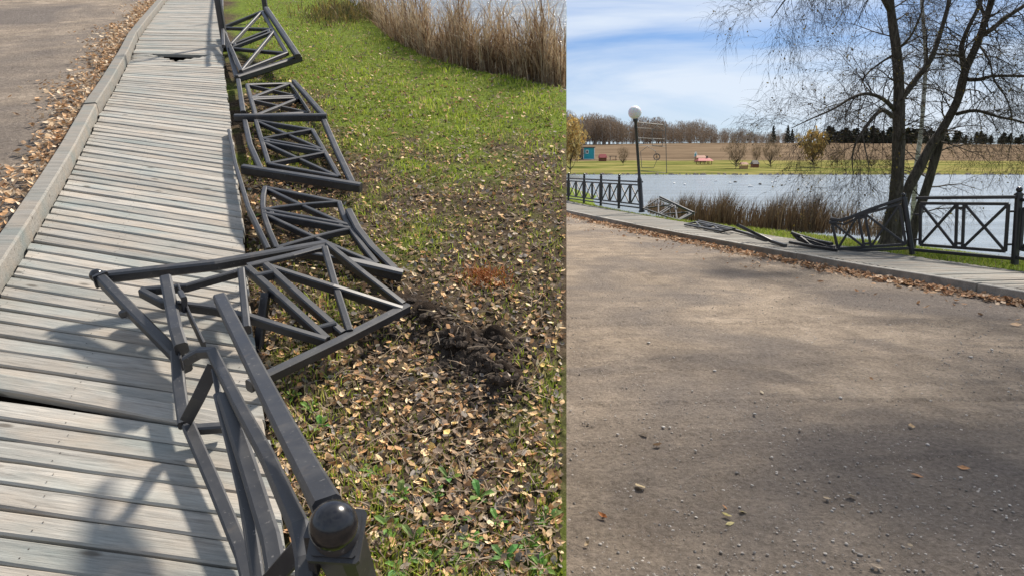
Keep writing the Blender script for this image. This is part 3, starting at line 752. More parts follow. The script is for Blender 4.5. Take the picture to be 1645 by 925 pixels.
# turned soil clods
mb = MB(); q = random.Random(3)
ico = [(0, 0, 1), (.894, 0, .447), (.276, .851, .447), (-.724, .526, .447), (-.724, -.526, .447), (.276, -.851, .447), (.724, .526, -.447), (-.276, .851, -.447), (-.894, 0, -.447), (-.276, -.851, -.447), (.724, -.526, -.447), (0, 0, -1)]
icf = [(0, 1, 2), (0, 2, 3), (0, 3, 4), (0, 4, 5), (0, 5, 1), (1, 6, 2), (2, 7, 3), (3, 8, 4), (4, 9, 5), (5, 10, 1), (6, 7, 2), (7, 8, 3), (8, 9, 4), (9, 10, 5), (10, 6, 1), (6, 11, 7), (7, 11, 8), (8, 11, 9), (9, 11, 10), (10, 11, 6)]
def clod(mb, c, s, q, fl=0.8, col=None):
    mb.add([(c[0]+x*s*q.uniform(.6, 1.2), c[1]+y*s*q.uniform(.6, 1.2), c[2]+z*s*fl*q.uniform(.6, 1.2)) for x, y, z in ico], icf, col)
for i in range(1100):
    x, y, rad, hh = MOUNDS[q.choices(range(7), [5, 6, 4, 5, 3, 5, 2])[0]]
    p = B(np.array(x + q.gauss(0, 30)), np.array(y + q.gauss(0, 20)))
    if spx(p) > 895: continue
    clod(mb, p, q.choice([.004, .006, .008, .010, .015, .022]), q)
for x, y in ((435, 288), (470, 290), (450, 296), (420, 300), (490, 300)):
    for j in range(26):
        p = B(np.array(x + q.gauss(0, 12)), np.array(y + q.gauss(0, 6))); clod(mb, p, q.choice([.008, .012, .02]), q)
o = link('turned_soil', mesh_np('turned_soil', mb.v, mb.f, SOIL)); o.matrix_world = TILT
tag(o, 'dark loose soil torn up at the end of the big panel', 'soil', kind='stuff')
# reeds on the slope's shore
n = 4000
px = r.uniform(585, 909, n); t_ = np.interp(px, [585, 625, 680, 760, 840, 912], [30, 72, 102, 121, 132, 146]); py = t_ + 5*wob(px*.06, px*0, 1.0) - np.abs(r.normal(0, 15, n))*np.clip((px-585)/60, .2, 1)
P = S(px, py, -.42); h = r.choice([.25, .36, .46, .6, .9], n)*r.uniform(.75, 1.2, n)*np.clip((px - 560)/60, .6, 1)*(1 + .35*wob(px*.07, px*0, 1.0, 6, 3))
rp = np.array([(.55, .42, .27), (.42, .29, .17), (.62, .51, .36), (.27, .18, .11), (.46, .37, .26), (.17, .11, .07)])
cc_ = rp[r.integers(0, 6, n)]*r.uniform(.7, 1.15, (n, 1))
V, Fa, Cc = blades_np(P, h, r.uniform(.006, .014, n), cc_, .36, 7, (-.08, -.04))
# reed leaves that bend off the stems
m_ = 5000; pick = r.integers(0, n, m_); Pb = P[pick] + np.stack([0*pick, 0*pick, h[pick]*r.uniform(.2, .8, m_)], -1)
V2, F2, C2_ = blades_np(Pb, h[pick]*r.uniform(.12, .35, m_), r.uniform(.008, .018, m_), cc_[pick]*1.05, 1.1, 8)
Fa = Fa + [tuple(np.array(f) + n*5) for f in F2]; V = np.concatenate([V, V2]); Cc = np.concatenate([Cc, C2_])
V[..., 0] = np.minimum(V[..., 0], seam_u(V[..., 1], V[..., 2]) - .003)
o = link('reeds', mesh_np('reeds', V, Fa, REED, Cc)); o.matrix_world = TILT
tag(o, 'tall dry brown reeds at the top of the bank by the pond', 'reeds', kind='stuff')
# low shrub at the water's edge
n = 2600; c0 = S(545, 40, -.35)
P = c0 + np.stack([r.normal(0, .35, n), r.normal(0.3, .8, n), np.abs(r.normal(0, .15, n))], -1)
sp_ = np.array([(.20, .15, .08), (.14, .12, .05), (.30, .22, .06), (.10, .11, .04)])
V, Fa, Cc = blades_np(P, r.uniform(.06, .22, n), r.uniform(.008, .018, n), sp_[r.integers(0, 4, n)]*r.uniform(.7, 1.2, (n, 1)), .8, 8)
o = link('shrub', mesh_np('shrub', V, Fa, REED, Cc)); o.matrix_world = TILT
tag(o, 'low brown and yellow shrub on the bank left of the reeds', 'shrub')

# ================================================================== RIGHT-HAND PLACE : dirt road, boardwalk, railing, lake
# walk edges, from the near end beyond the frame to the far end
BK = np.array([G(x, y, .15)[:2] for x, y in [(1645, 427), (1465, 410), (1320, 400), (1172, 371), (1100, 358), (1031, 341), (965, 332), (908, 324)]])
FT = np.array([G(x, y, .15)[:2] for x, y in [(1645, 461), (1476, 434), (1320, 409), (1190, 383), (1100, 369.5), (1040, 358), (970, 346.5), (908, 337.5)]])
def ext(P, a, b):
    return np.concatenate([[P[0] + (P[0]-P[1])/np.linalg.norm(P[0]-P[1])*a], P, [P[-1] + (P[-1]-P[-2])/np.linalg.norm(P[-1]-P[-2])*b]])
cen = np.polyfit(BK[:, 1], BK[:, 0], 2)           # smooth centre line x(y)
def bx(y): return np.polyval(cen, y)
YS = np.linspace(2.0, 46.0, 400)
def walk_pt(y, off):
    """point at distance off from the back edge of the walk (negative: towards the road)"""
    dx = np.polyval(np.polyder(cen), y); t = np.array([dx, 1.0])/math.hypot(dx, 1); nrm = np.array([t[1], -t[0]])
    return np.array([bx(y), y]) + nrm*off
WALK_W = float(np.median([abs((FT[i] - walk_pt(FT[i][1] + 1.0, 0)) @ (lambda d: np.array([1.0, -d])/math.hypot(1, d))(np.polyval(np.polyder(cen), FT[i][1]))) for i in range(len(FT))]))
WALK_W = min(max(WALK_W, 1.5), 2.2)
# road: one sheet far wider than the frame, finer close to the viewer
ys = np.concatenate([np.linspace(-6, 1.8, 14), np.linspace(1.9, 8, 300), np.linspace(8.2, 50, 60)])
xs = np.linspace(-1, 1, 360)
Ug = np.empty((len(ys), len(xs))); 
for i, y in enumerate(ys):
    e = walk_pt(max(y, -2), -WALK_W - .05)[0]; Ug[i] = np.linspace(-25, -.8, 30).tolist() + np.linspace(-.7, e, 330).tolist()
Yg = np.broadcast_to(ys[:, None], Ug.shape)
Zg = 0.010*wob(Ug, Yg, 1.1) + 0.004*wob(Ug, Yg, 5.5, 6, 3) + 0.004*wob(Ug, Yg, 17, 6, 9) + (0.0042*wob(Ug, Yg, 40, 6, 14) + 0.0026*wob(Ug, Yg, 78, 6, 5))*np.clip(.6 + .8*wob(Ug, Yg, 1.7, 6, 2), .15, 1)
for off, wd, dp in ((-.42, .035, .012), (0.0, .07, .009), (0.24, .07, .009), (0.62, .03, .013), (1.5, .07, .009), (1.75, .07, .008), (2.9, .08, .010)):
    yy = 3.75 + off + 0.10*Ug + 0.10*np.sin(Ug*0.9 + off*2.3)
    Zg = Zg - dp*np.exp(-((Yg-yy)/wd)**2)*(np.clip(.5 + .9*wob(Ug, Yg, 1.3, 6, 17), 0, 1.3) + .8*np.sin(Ug*58 + 14*np.abs(Yg - yy)/wd)) + dp*.6*np.exp(-((Yg-yy-wd*1.7)/wd)**2)
o = link('road', grid_mesh('road', np.stack([Ug, Yg, Zg], -1), DIRT)); tag(o, kind='structure')
# kerb
kerb2 = bpy.data.objects.new('kerb', None); C.objects.link(kerb2); tag(kerb2, kind='structure')
yk = np.arange(3.0, 44, 3.0)
for i in range(len(yk)-1):
    q = random.Random(i); mb = MB(); P = [np.append(walk_pt(y, -WALK_W - .02), .045 + q.uniform(-.006, .006)) for y in np.linspace(yk[i] + .012, yk[i+1] - .012, 5)]
    bar(mb, P, .12, .215, ch=.07)
    link('kerb_stone', mesh_np('kerb_stone', [tuple(p) for p in mb.v], mb.f, CONC), kerb2)
# boards (laid slightly askew to the walk)
deck2 = bpy.data.objects.new('boardwalk', None); C.objects.link(deck2); tag(deck2, kind='structure')
bm_ = [plank_mesh(WALK_W - .05, .112, .035, 900+i) for i in range(9)]
for me in bm_: me.materials[0] = WOODR
y = 3.2; k = 0
while y < 43 and k < 296:
    q = random.Random(k+77); p = walk_pt(y, -WALK_W/2 + .02); dx = np.polyval(np.polyder(cen), y); an = math.atan2(-dx, 1.0)
    skew = -0.20
    link('plank', bm_[k % 9], deck2, Matrix.Translation(Vector((p[0], p[1], .15 + q.uniform(-.004, .004)))) @ Matrix.Rotation(an + skew + q.uniform(-.006, .006), 4, 'Z') @ Matrix.Rotation(q.uniform(-.035, .035), 4, 'X'))
    y += 0.134*1/math.hypot(dx, 1); k += 1
mb = MB()
P1 = [np.append(walk_pt(y, -WALK_W), .06) for y in np.linspace(2.6, 44, 60)]; P2 = [np.append(walk_pt(y, .02), .06) for y in np.linspace(2.6, 44, 60)]
mb.add(P1 + P2, [(i, i+60, i+61, i+1) for i in range(59)])
o = link('deck_bed', mesh_np('deck_bed', mb.v, mb.f, SOIL)); tag(o, kind='structure')
# near bank behind the walk: falls to the lake
LAKE_Z = -0.9
sv = np.concatenate([np.linspace(0, 10, 70), np.linspace(10.5, 16, 8)]); yb = np.linspace(0, 60, 200)
Gx = np.empty((len(yb), len(sv), 3)); 
for i, y in enumerate(yb):
    for j, s_ in enumerate(sv):
        p = walk_pt(y, s_ + .01); Gx[i, j, :2] = p
def shore_z(s_): return np.interp(s_, [0, 1.0, 5.0, 7.2, 8.4, 10, 16], [.10, .04, -.42, -.72, -.9, -1.3, -2.0])
def near_scale(y): return 1 + 1.3*np.clip((np.asarray(y) - 17)/5, 0, 1)
Gx[..., 2] = shore_z(sv[None, :]*near_scale(yb)[:, None]) + 0.03*wob(Gx[..., 0], Gx[..., 1], 1.3) + 0.015*wob(Gx[..., 0], Gx[..., 1], 6, 6, 4)
Gx[:, 0, 2] = .05
cg = np.zeros_like(Gx); cg[..., 1] = np.clip(.75 + .25*wob(Gx[..., 0], Gx[..., 1], 1.0), 0, 1)
o = link('bank', grid_mesh('bank', Gx[:, ::-1], BANK, cg[:, ::-1])); tag(o, kind='structure')
# ground sheet and lake reaching far
mb = MB(); mb.add([(-900, -60, -1.6), (1500, -60, -1.6), (1500, 3000, -1.6), (-900, 3000, -1.6)], [(0, 1, 2, 3)])
o = link('ground', mesh_np('ground', mb.v, mb.f, SOIL)); tag(o, kind='structure')
lx = np.linspace(-250, 450, 60); ly = np.concatenate([np.linspace(2, 60, 40), np.linspace(62, 250, 50)])
LG = np.stack(np.meshgrid(lx, ly), -1); LG = np.concatenate([LG, np.full(LG.shape[:2] + (1,), LAKE_Z)], -1)
# lake surface starts beyond the road (the near bank hides its edge)
for i in range(LG.shape[0]):
    x0 = walk_pt(min(LG[i, 0, 1], 60), 1.5)[0] if LG[i, 0, 1] < 60 else -250
    LG[i, :, 0] = np.linspace(x0, 450, 60)
o = link('lake', grid_mesh('lake', LG, WATER)); tag(o, kind='structure')
# far shore, field and rising ground
def far_z(Y): return np.interp(Y, [222, 229, 233, 262, 330, 420, 520, 610, 700, 900, 2500], [-2.2, -1.0, -.35, 1.3, 4.7, 10.5, 17.0, 22.2, 24, 24, 10])
fy = np.concatenate([np.linspace(222, 240, 14), np.linspace(243, 720, 80), np.linspace(750, 2500, 20)]); fx = np.linspace(-700, 1300, 160)
FG = np.stack(np.meshgrid(fx, fy), -1); Z = far_z(FG[..., 1]) + 0.25*wob(FG[..., 0], FG[..., 1], .05)*np.clip((FG[..., 1]-232)/60, 0, 1) + 1.2*wob(FG[..., 0], FG[..., 1], .009)*np.clip((FG[..., 1]-300)/200, 0, 1)
FG[..., 1] += (2.2*wob(FG[..., 0], FG[..., 0]*0, .06))*(FG[..., 1] < 262)
FG = np.concatenate([FG, Z[..., None]], -1)
o = link('far_field', grid_mesh('far_field', FG, FIELD)); tag(o, kind='structure')
def far_pt(px, py):
    """point of the far shore seen at a photograph position"""
    d = ray(px, py); Ys = np.linspace(226, 700, 4000); zz = CAMZ + d[2]/d[1]*Ys; f = far_z(Ys)
    k = np.argmax(zz <= f) if (zz <= f).any() else 2500
    Y = Ys[k]; return np.array([d[0]/d[1]*Y, Y, f[k]])

# ---- railing
def stand(px, py, z=.15): return G(px, py, z)
PW = .07
class Rail(Wreck): pass
def ball_post(base, top, label, w=PW):
    t = Rail('fence_post', base, label, 'fence post', 'posts along the lakeside walk')
    t.bar('post', [base, top], w, w, (0, 1, 0)); ball_cap(t, top, Vector(top) - Vector(base), w, w*.52); return t
def up(p, h): return np.array([p[0], p[1], p[2] + h])
H_ = 1.08
# upright run towards the far end
xs_ = [(855, 315.5), (885, 319.5), (913, 323), (938, 326.8), (965, 331), (994, 335.2), (1031, 340)]
ord_ = ['farthest', 'sixth', 'fifth', 'fourth', 'third', 'second']
ps = [stand(*q) for q in xs_]
for i, p in enumerate(ps[:-1]):
    ball_post(p, up(p, H_), 'upright black fence post, %s from the lamp in the standing run' % ['sixth', 'fifth', 'fourth', 'third', 'second', 'first'][i], .085)
for i in range(len(ps)-1):
    a, b = ps[i], ps[i+1]
    t = Rail('railing_section', lerp(a, b, .5), 'standing black cross-lattice section, %s from the lamp post' % ['sixth', 'fifth', 'fourth', 'third', 'second', 'first'][i], 'railing section', 'standing sections of the lakeside walk')
    lattice(t, up(lerp(a, b, .07), .22), up(lerp(a, b, .07), .86), up(lerp(a, b, .93), .86), up(lerp(a, b, .93), .22), .05, dep=.04)
    t.bar('handrail', [up(a, .97), up(b, .97)], .055, .055); t.bar('foot_rail', [up(a, .11), up(b, .11)], .05, .05)
# lamp
lb = stand(1031, 341); lt = D(1020.5, 191, lb[1] - .15)
ax = (lt - lb)/np.linalg.norm(lt - lb)
t = Thing('street_lamp', lb, 'black lamp post with a white globe, leaning beside the standing railing', 'street lamp')
L_ = np.linalg.norm(lt - lb)
mb = MB(); lathe(mb, lb, ax, [(.10, 0), (.10, .05), (.075, .07), (.075, 1.05), (.06, 1.10), (.046, 1.14), (.046, L_-.12), (.07, L_-.1), (.085, L_-.02), (.06, L_)], 14); t.part('pole', mb, PAINT, None, True)
mb = MB(); gr_ = .21
lathe(mb, lt + ax*(gr_*.92), ax, [(max(gr_*math.cos(a), 1e-4), gr_*math.sin(a)) for a in np.linspace(-1.45, 1.57, 18)], 26); t.part('globe', mb, FROST, None, True)
mb = MB(); lathe(mb, lt - ax*.30, ax, [(.05, 0), (.052, .02), (.05, .04)], 12); t.part('collar', mb, PAINT)
# thin wire frame with a house outline fixed to the lamp post
Yw = lb[1] - .12
WIRE = plain('grey_wire', (.20, .19, .18), .6)
t = Thing('wire_frame', D(1030, 278, Yw), 'thin grey wire frame with a small house outline hanging from the lamp post', 'wire frame')
def wire(pts, nm, r_=.010): t.part(nm, tube(MB(), [D(x, y, Yw) for x, y in pts], r_, 5), WIRE)
wire([(1023, 197), (1064, 201), (1069, 204), (1071, 278), (1030, 275)], 'outline', .016)
wire([(1024, 206), (1046, 207)], 'bar'); wire([(1025, 222), (1068, 224)], 'bar'); wire([(1025, 234), (1068, 236)], 'bar')
wire([(1046, 209), (1056, 203), (1067, 210), (1046, 209)], 'house_roof'); wire([(1048, 210), (1048, 234), (1064, 235), (1065, 210)], 'house_wall')
wire([(1031, 270), (1029, 244), (1040, 236), (1053, 243), (1056, 256), (1050, 270), (1031, 270)], 'hoop')
# fallen panel beyond the lamp
t = Rail('railing_section', stand(1085, 355, .1), 'black cross-lattice section tipped towards the water just past the lamp', 'railing section', 'broken sections of the lakeside walk')
Yf = lb[1]
a, b, c, d = D(1033, 335, Yf - .1), D(1058, 319, Yf + .8), D(1110, 341, Yf - 1.3), D(1088, 354, Yf - 2.0)
lattice(t, a, b, c, d, .05, dep=.045)
t.bar('handrail', [D(1060, 316.5, Yf + .3), D(1114, 342, Yf - 1.7)], .055); t.bar('post', [D(1086, 357, Yf - 2.1), D(1115, 342, Yf - 1.6)], .07)
# flattened panel on the deck edge
def Z3(*q): return [G(x, y, z) for x, y, z in q]
t = Rail('railing_section', G(1140, 366, .16), 'railing section flattened on the deck edge, pale with glare, before the loose rails', 'railing section', 'broken sections of the lakeside walk')
lattice(t, *Z3((1100, 361, .20), (1118, 357, .26), (1176, 369, .26), (1160, 372, .20)), .045, dep=.04)
t.bar('handrail', Z3((1122, 355.5, .28), (1180, 368, .26)), .05)
t = Rail('fence_rail', G(1200, 378, .17), 'long black rail lying along the edge of the boards', 'fence rail', 'loose rails on the lakeside walk')
t.bar('rail', Z3((1171, 367.5, .22), (1205, 377, .19), (1232, 386, .18)), .055)
t = Rail('fence_rail', G(1230, 385, .17), 'black rail with its far end sticking up over the grass', 'fence rail', 'loose rails on the lakeside walk')
t.bar('rail', Z3((1185, 362, .50), (1210, 374, .33), (1240, 388, .2), (1262, 395, .18)), .06)
# crumpled heap
t = Rail('railing_section', G(1310, 398, .15), 'black railing section crushed into a low heap against the bent one', 'railing section', 'broken sections of the lakeside walk')
Yc = G(1310, 400, .15)[1]
t.bar('handrail', [D(1271, 374, Yc + .5), D(1288, 380, Yc + .4), D(1312, 387, Yc + .1), D(1336, 392, Yc - .2)], .09, .05)
t.bar('handrail', [D(1275, 377, Yc + .5), D(1283, 385, Yc + .4), D(1304, 392, Yc + .1), D(1340, 398, Yc - .3)], .06, .05)
t.bar('frame_bar', [D(1268, 389.5, Yc + .3), D(1300, 395, Yc), D(1345, 402, Yc - .4)], .05, .05)
t.bar('frame_bar', [D(1286, 381, Yc + .3), D(1300, 392, Yc + .1), D(1306, 396, Yc)], .05, .04)
t.bar('brace', [D(1291, 383, Yc + .3), D(1330, 396, Yc - .2)], .07, .03); t.bar('brace', [D(1300, 394, Yc + .3), D(1326, 391, Yc - .1)], .05, .03)
# bent section
Ya, Yb_ = G(1346, 402, .15)[1], G(1465, 409, .15)[1]
def K(x, y): return D(x, y, lerp(Ya, Yb_, (x - 1346)/119.0))
t = Rail('railing_section', K(1400, 404), 'bent black lattice section sloping down in front of the big tree', 'railing section', 'broken sections of the lakeside walk')
lattice(t, K(1346, 400), K(1336, 357), K(1445, 329), K(1455, 393), .045, dep=.04, mids=(.40, .50))
t.bar('handrail', [K(1334, 352), K(1353, 354.5), K(1400, 336), K(1451, 319)], .055); t.bar('handrail', [K(1336, 357), K(1356, 361), K(1395, 342), K(1448, 326)], .03)
t.bar('foot_rail', [K(1343, 402), K(1392, 402), K(1462, 399)], .05); t.bar('bracket', [K(1332, 357.5), K(1344, 358)], .07, .05)
pb, pt = K(1465.5, 409), K(1452.5, 320)
ball_post(pb, pt, 'black fence post leaning towards the bent section by the big tree')
# straight section to the right
a, b = G(1468, 409, .15), G(1630, 425, .15)
def K2(x, y): return D(x, y, lerp(a[1], b[1], (x - 1468)/162.0))
t = Rail('railing_section', lerp(a, b, .5), 'intact black lattice section between the big tree and the last post', 'railing section', 'standing sections of the lakeside walk')
lattice(t, K2(1478, 393.5), K2(1479, 327), K2(1620, 328), K2(1615, 404), .047, dep=.04, mids=(.44, .52))
t.bar('handrail', [K2(1472, 318.5), K2(1634, 317)], .052); t.bar('foot_rail', [K2(1467, 401.5), K2(1629, 416)], .052)
for x, y in ((1473, 345), (1472, 385)): t.bar('lug', [K2(x - 3, y), K2(x + 6, y)], .03)
for x, y in ((1618, 340), (1617, 393)): t.bar('lug', [K2(x, y), K2(x + 14, y)], .03)
p = G(1630, 425, .15); ball_post(p, D(1637, 314, p[1] - .02), 'upright black ball-topped fence post at the right end of the railing', .085)
q = np.append(walk_pt(p[1] - 1.7, -.1), .15)
t = Rail('railing_section', lerp(p, q, .5), 'black lattice section beyond the right end post, cut by the picture edge', 'railing section', 'standing sections of the lakeside walk')
lattice(t, up(lerp(p, q, .06), .24), up(lerp(p, q, .06), .84), up(lerp(p, q, .94), .84), up(lerp(p, q, .94), .24), .045, dep=.04)
t.bar('handrail', [up(p, .97), up(q, .97)], .05); t.bar('foot_rail', [up(p, .11), up(q, .11)], .05)

# ---- leaves along the kerb, pebbles and single leaves on the road, grass and reeds
n = 6500; yy = 5 + 36*r.uniform(0, 1, n)**1.5
dd = np.abs(r.normal(0, .16, n))*(1 + .5*wob(yy, yy*0, 1.3)) + np.where(r.uniform(0, 1, n) < .06, r.uniform(0, 1.2, n), 0)
P = np.array([np.append(walk_pt(a_, -WALK_W - .12 - b_), max(0.0, .03 - b_*.10)) for a_, b_ in zip(yy, dd)]); P[:, 2] += r.uniform(.0, .03, n)
V, Fa, Cc = leaves_np(P, np.full(n, .075), np.array([(.50, .30, .17), (.58, .39, .24), (.40, .22, .12), (.28, .18, .11), (.64, .48, .34)])[r.integers(0, 5, n)]*r.uniform(.7, 1.1, (n, 1)), .5, 14)
tag(link('leaf_drift', mesh_np('leaf_drift', V, Fa, LEAF, Cc)), 'brown leaves heaped along the concrete kerb of the lakeside walk', 'leaves', kind='stuff')
PEB = plain('pale_pebble', (.46, .43, .40), .8, .3, 20)
sp = [(992, 698), (1039, 665), (1052, 700), (1030, 782), (945, 874), (970, 830), (1065, 687), (1076, 687), (1112, 628), (1117, 724), (1212, 666), (1240, 735), (1258, 700), (1285, 690), (1270, 672), (1306, 893), (1330, 765), (1372, 905), (1386, 828), (1466, 889), (1438, 910), (1420, 795), (1533, 860), (1598, 790), (1617, 832), (1622, 812), (1630, 780), (1600, 765), (1586, 738), (1543, 768), (1490, 715), (1399, 732), (1430, 522), (1593, 563), (1560, 575), (1042, 552), (1203, 632), (1148, 597), (1082, 575), (1160, 820), (1188, 815), (1208, 780), (1092, 740), (1003, 818), (1620, 630), (1640, 620), (1500, 900), (1560, 905), (1350, 640), (1310, 480)]
pm = []
for i in range(6):
    mb = MB(); q = random.Random(i+50)
    V_ = [np.array(v) for v in ico]; sub = []; clod(mb, (0, 0, .3), .5, q, .7)
    pm.append(mesh_np('pebble', mb.v, mb.f, PEB, None, True))
for i, (x, y) in enumerate(sp):
    q = random.Random(i); p = G(x, y, 0.006); d_ = p[1]; s_ = q.choice([3.5, 4.5, 5, 6, 8])*d_/F
    o = link('pebble', pm[i % 6]); o.location = p; o.scale = (s_, s_*q.uniform(.7, 1.1), s_*.8); o.rotation_euler = (0, 0, q.uniform(0, 6))
    tag(o, 'small pale pebble lying loose on the dirt road', 'pebble', 'pebbles on the dirt road')
lv = [(1028, 782, (.55, .44, .27)), (968, 830, (.46, .19, .07)), (943, 874, (.50, .38, .24)), (1165, 814, (.50, .26, .12)), (1193, 821, (.55, .48, .20)), (1173, 840, (.58, .50, .24)), (1167, 829, (.55, .47, .2)), (1328, 800, (.42, .33, .23)), (1367, 797, (.40, .33, .24)), (1057, 716, (.45, .30, .18)), (1035, 697, (.50, .42, .32)), (1224, 629, (.45, .38, .28)), (1462, 875, (.34, .28, .2)), (1474, 762, (.40, .22, .12)), (1548, 752, (.45, .24, .12)), (1464, 685, (.46, .32, .18)), (1335, 620, (.50, .42, .26)), (1400, 608, (.42, .25, .14)), (1408, 910, (.36, .29, .22))]
words = ['pale curled leaf lying near the left edge of the road', 'orange leaf on the dirt at the lower left of the road', 'crumpled tan leaf nearest the viewer on the road', 'reddish leaf of the small cluster mid road', 'yellow leaf of the small cluster mid road', 'palest leaf of the small cluster mid road', 'small yellow leaf in the middle of the small cluster', 'upright pale leaf on the road right of the cluster', 'thin dry leaf right of the upright pale leaf', 'orange-tan leaf lying left of centre on the road', 'long pale leaf beside the pebbles at left', 'pale leaf farther up the road, near its middle', 'dull brown leaf in the shadow band near the viewer', 'rust leaf lying on the tyre rut at right', 'rust-orange leaf beside the rut, farther right', 'yellowish leaf alone on the right half of the road', 'cream leaf at the upper middle of the road', 'brownish leaf up the road towards the kerb', 'torn tan leaf half in shadow at the bottom edge']
for i, ((x, y, cl), wd) in enumerate(zip(lv, words)):
    p = G(x, y, 0.012); s_ = (17 if y > 700 else 12)*p[1]/F
    V, Fa, Cc = leaves_np(np.zeros((1, 3)), np.array([s_]), np.array([cl])*.9, .35, 60+i)
    o = link('fallen_leaf', mesh_np('fallen_leaf', V, Fa, LEAF, Cc)); o.location = p; o.location.z += s_*.05
    tag(o, wd, 'leaf', 'single leaves on the road')
n = 16000
Yn = 1.9 + 16*r.uniform(0, 1, n)**1.5; Xn = Yn*r.uniform(-.05, .9, n); mb = MB(); q = random.Random(8)
for a_, b_ in zip(Xn, Yn): clod(mb, (a_, b_, .0025), q.choice([.002, .003, .003, .004, .004, .005, .006, .009]), q, .7)
tag(link('gravel', mesh_np('gravel', mb.v, mb.f, plain('road_grit', (.34, .31, .28), .95, .7, 9))), 'fine grit and small stones scattered over the dirt road', 'gravel', kind='stuff')
# grass of the near bank
n = 60000; yy = r.uniform(6, 34, n); ss = r.uniform(.05, 8.0, n)
P = np.stack([bx(yy) + ss*.966, yy + ss*.26, shore_z(ss*near_scale(yy))], -1)
P = P[(P[:, 0]/P[:, 1] > .05) & (P[:, 0]/P[:, 1] < .95)]; n = len(P)
V, Fa, Cc = blades_np(P, r.uniform(.04, .12, n), np.full(n, .014), gp[r.choice(5, n, p=[.25, .25, .2, .2, .1])]*r.uniform(.7, 1.15, (n, 1)), .5, 15)
tag(link('grass', mesh_np('grass', V, Fa, BLADE, Cc)), 'green grass on the low bank behind the lakeside railing', 'grass', kind='stuff')
# reeds
n = 7500; px = np.concatenate([r.uniform(1040, 1345, 6600), r.uniform(1345, 1420, 900)]); 
cl_ = .55 + .45*wob(px*.05, px*0, 1.0); keepm = r.uniform(0, 1, n) < np.clip(.1 + cl_, 0, 1); px = px[keepm]; n = len(px)
base_y = np.interp(px, [1040, 1110, 1200, 1345, 1420], [343, 362, 373, 377, 384]) - np.abs(r.normal(0, 7, n))
P = np.array([G(a_, b_, -.62) for a_, b_ in zip(px, base_y)])
ht = np.interp(px, [1040, 1090, 1130, 1345, 1420], [.4, .85, 1.0, 1.0, .5])*r.uniform(.4, 1.25, n)*(1 + .32*wob(px*.11, px*0, 1.0, 6, 3))
V, Fa, Cc = blades_np(P, ht*1.12, r.uniform(.012, .03, n), np.array([(.17, .11, .06), (.12, .075, .042), (.22, .15, .085), (.09, .06, .04), (.16, .12, .08)])[r.integers(0, 5, n)]*r.uniform(.7, 1.2, (n, 1)), .30, 16, (.14, 0))
tag(link('reeds', mesh_np('reeds', V, Fa, REED, Cc)), 'dark brown reed bed along the near shore of the lake', 'reeds', kind='stuff')

# ---- trees
def grow(mb, leafs, p, d, L, rad, depth, q, droop=.25, spread=.7, flat=None):
    n = 5 if depth > 1 else 4
    pts = [p.copy()]; dd = d.normalized(); seg = L/n
    for i in range(n):
        dd = (dd + Vector((q.gauss(0, .16), q.gauss(0, .16), q.gauss(0, .13) - droop*(.4 + i/n)*.35))).normalized()
        pts.append(pts[-1] + dd*seg)
    rr = [rad*(1 - .75*i/n) for i in range(n+1)]
    tube(mb, pts, rr, 3 if depth < 2 else 4 if depth < 3 else 5, cap=False)
    if depth > 0:
        for i in range(1, n+1):
            for j in range(2 if depth > 1 else q.choice([1, 2, 2])):
                t = (pts[i] - pts[i-1]).normalized(); ax = Vector((q.gauss(0, 1), q.gauss(0, 1), q.gauss(0, 1)))
                sd = (ax - t*ax.dot(t)).normalized()
                nd = (t*.75 + sd*spread*q.uniform(.6, 1.2)).normalized()
                grow(mb, leafs, pts[i], nd, L*q.uniform(.42, .66), max(rr[i]*.6, .0022), depth-1, q, droop*1.05, spread)
    else:
        if q.random() < .10: leafs += [pts[-1], pts[-2]] + ([pts[-3]] if q.random() < .4 else [])
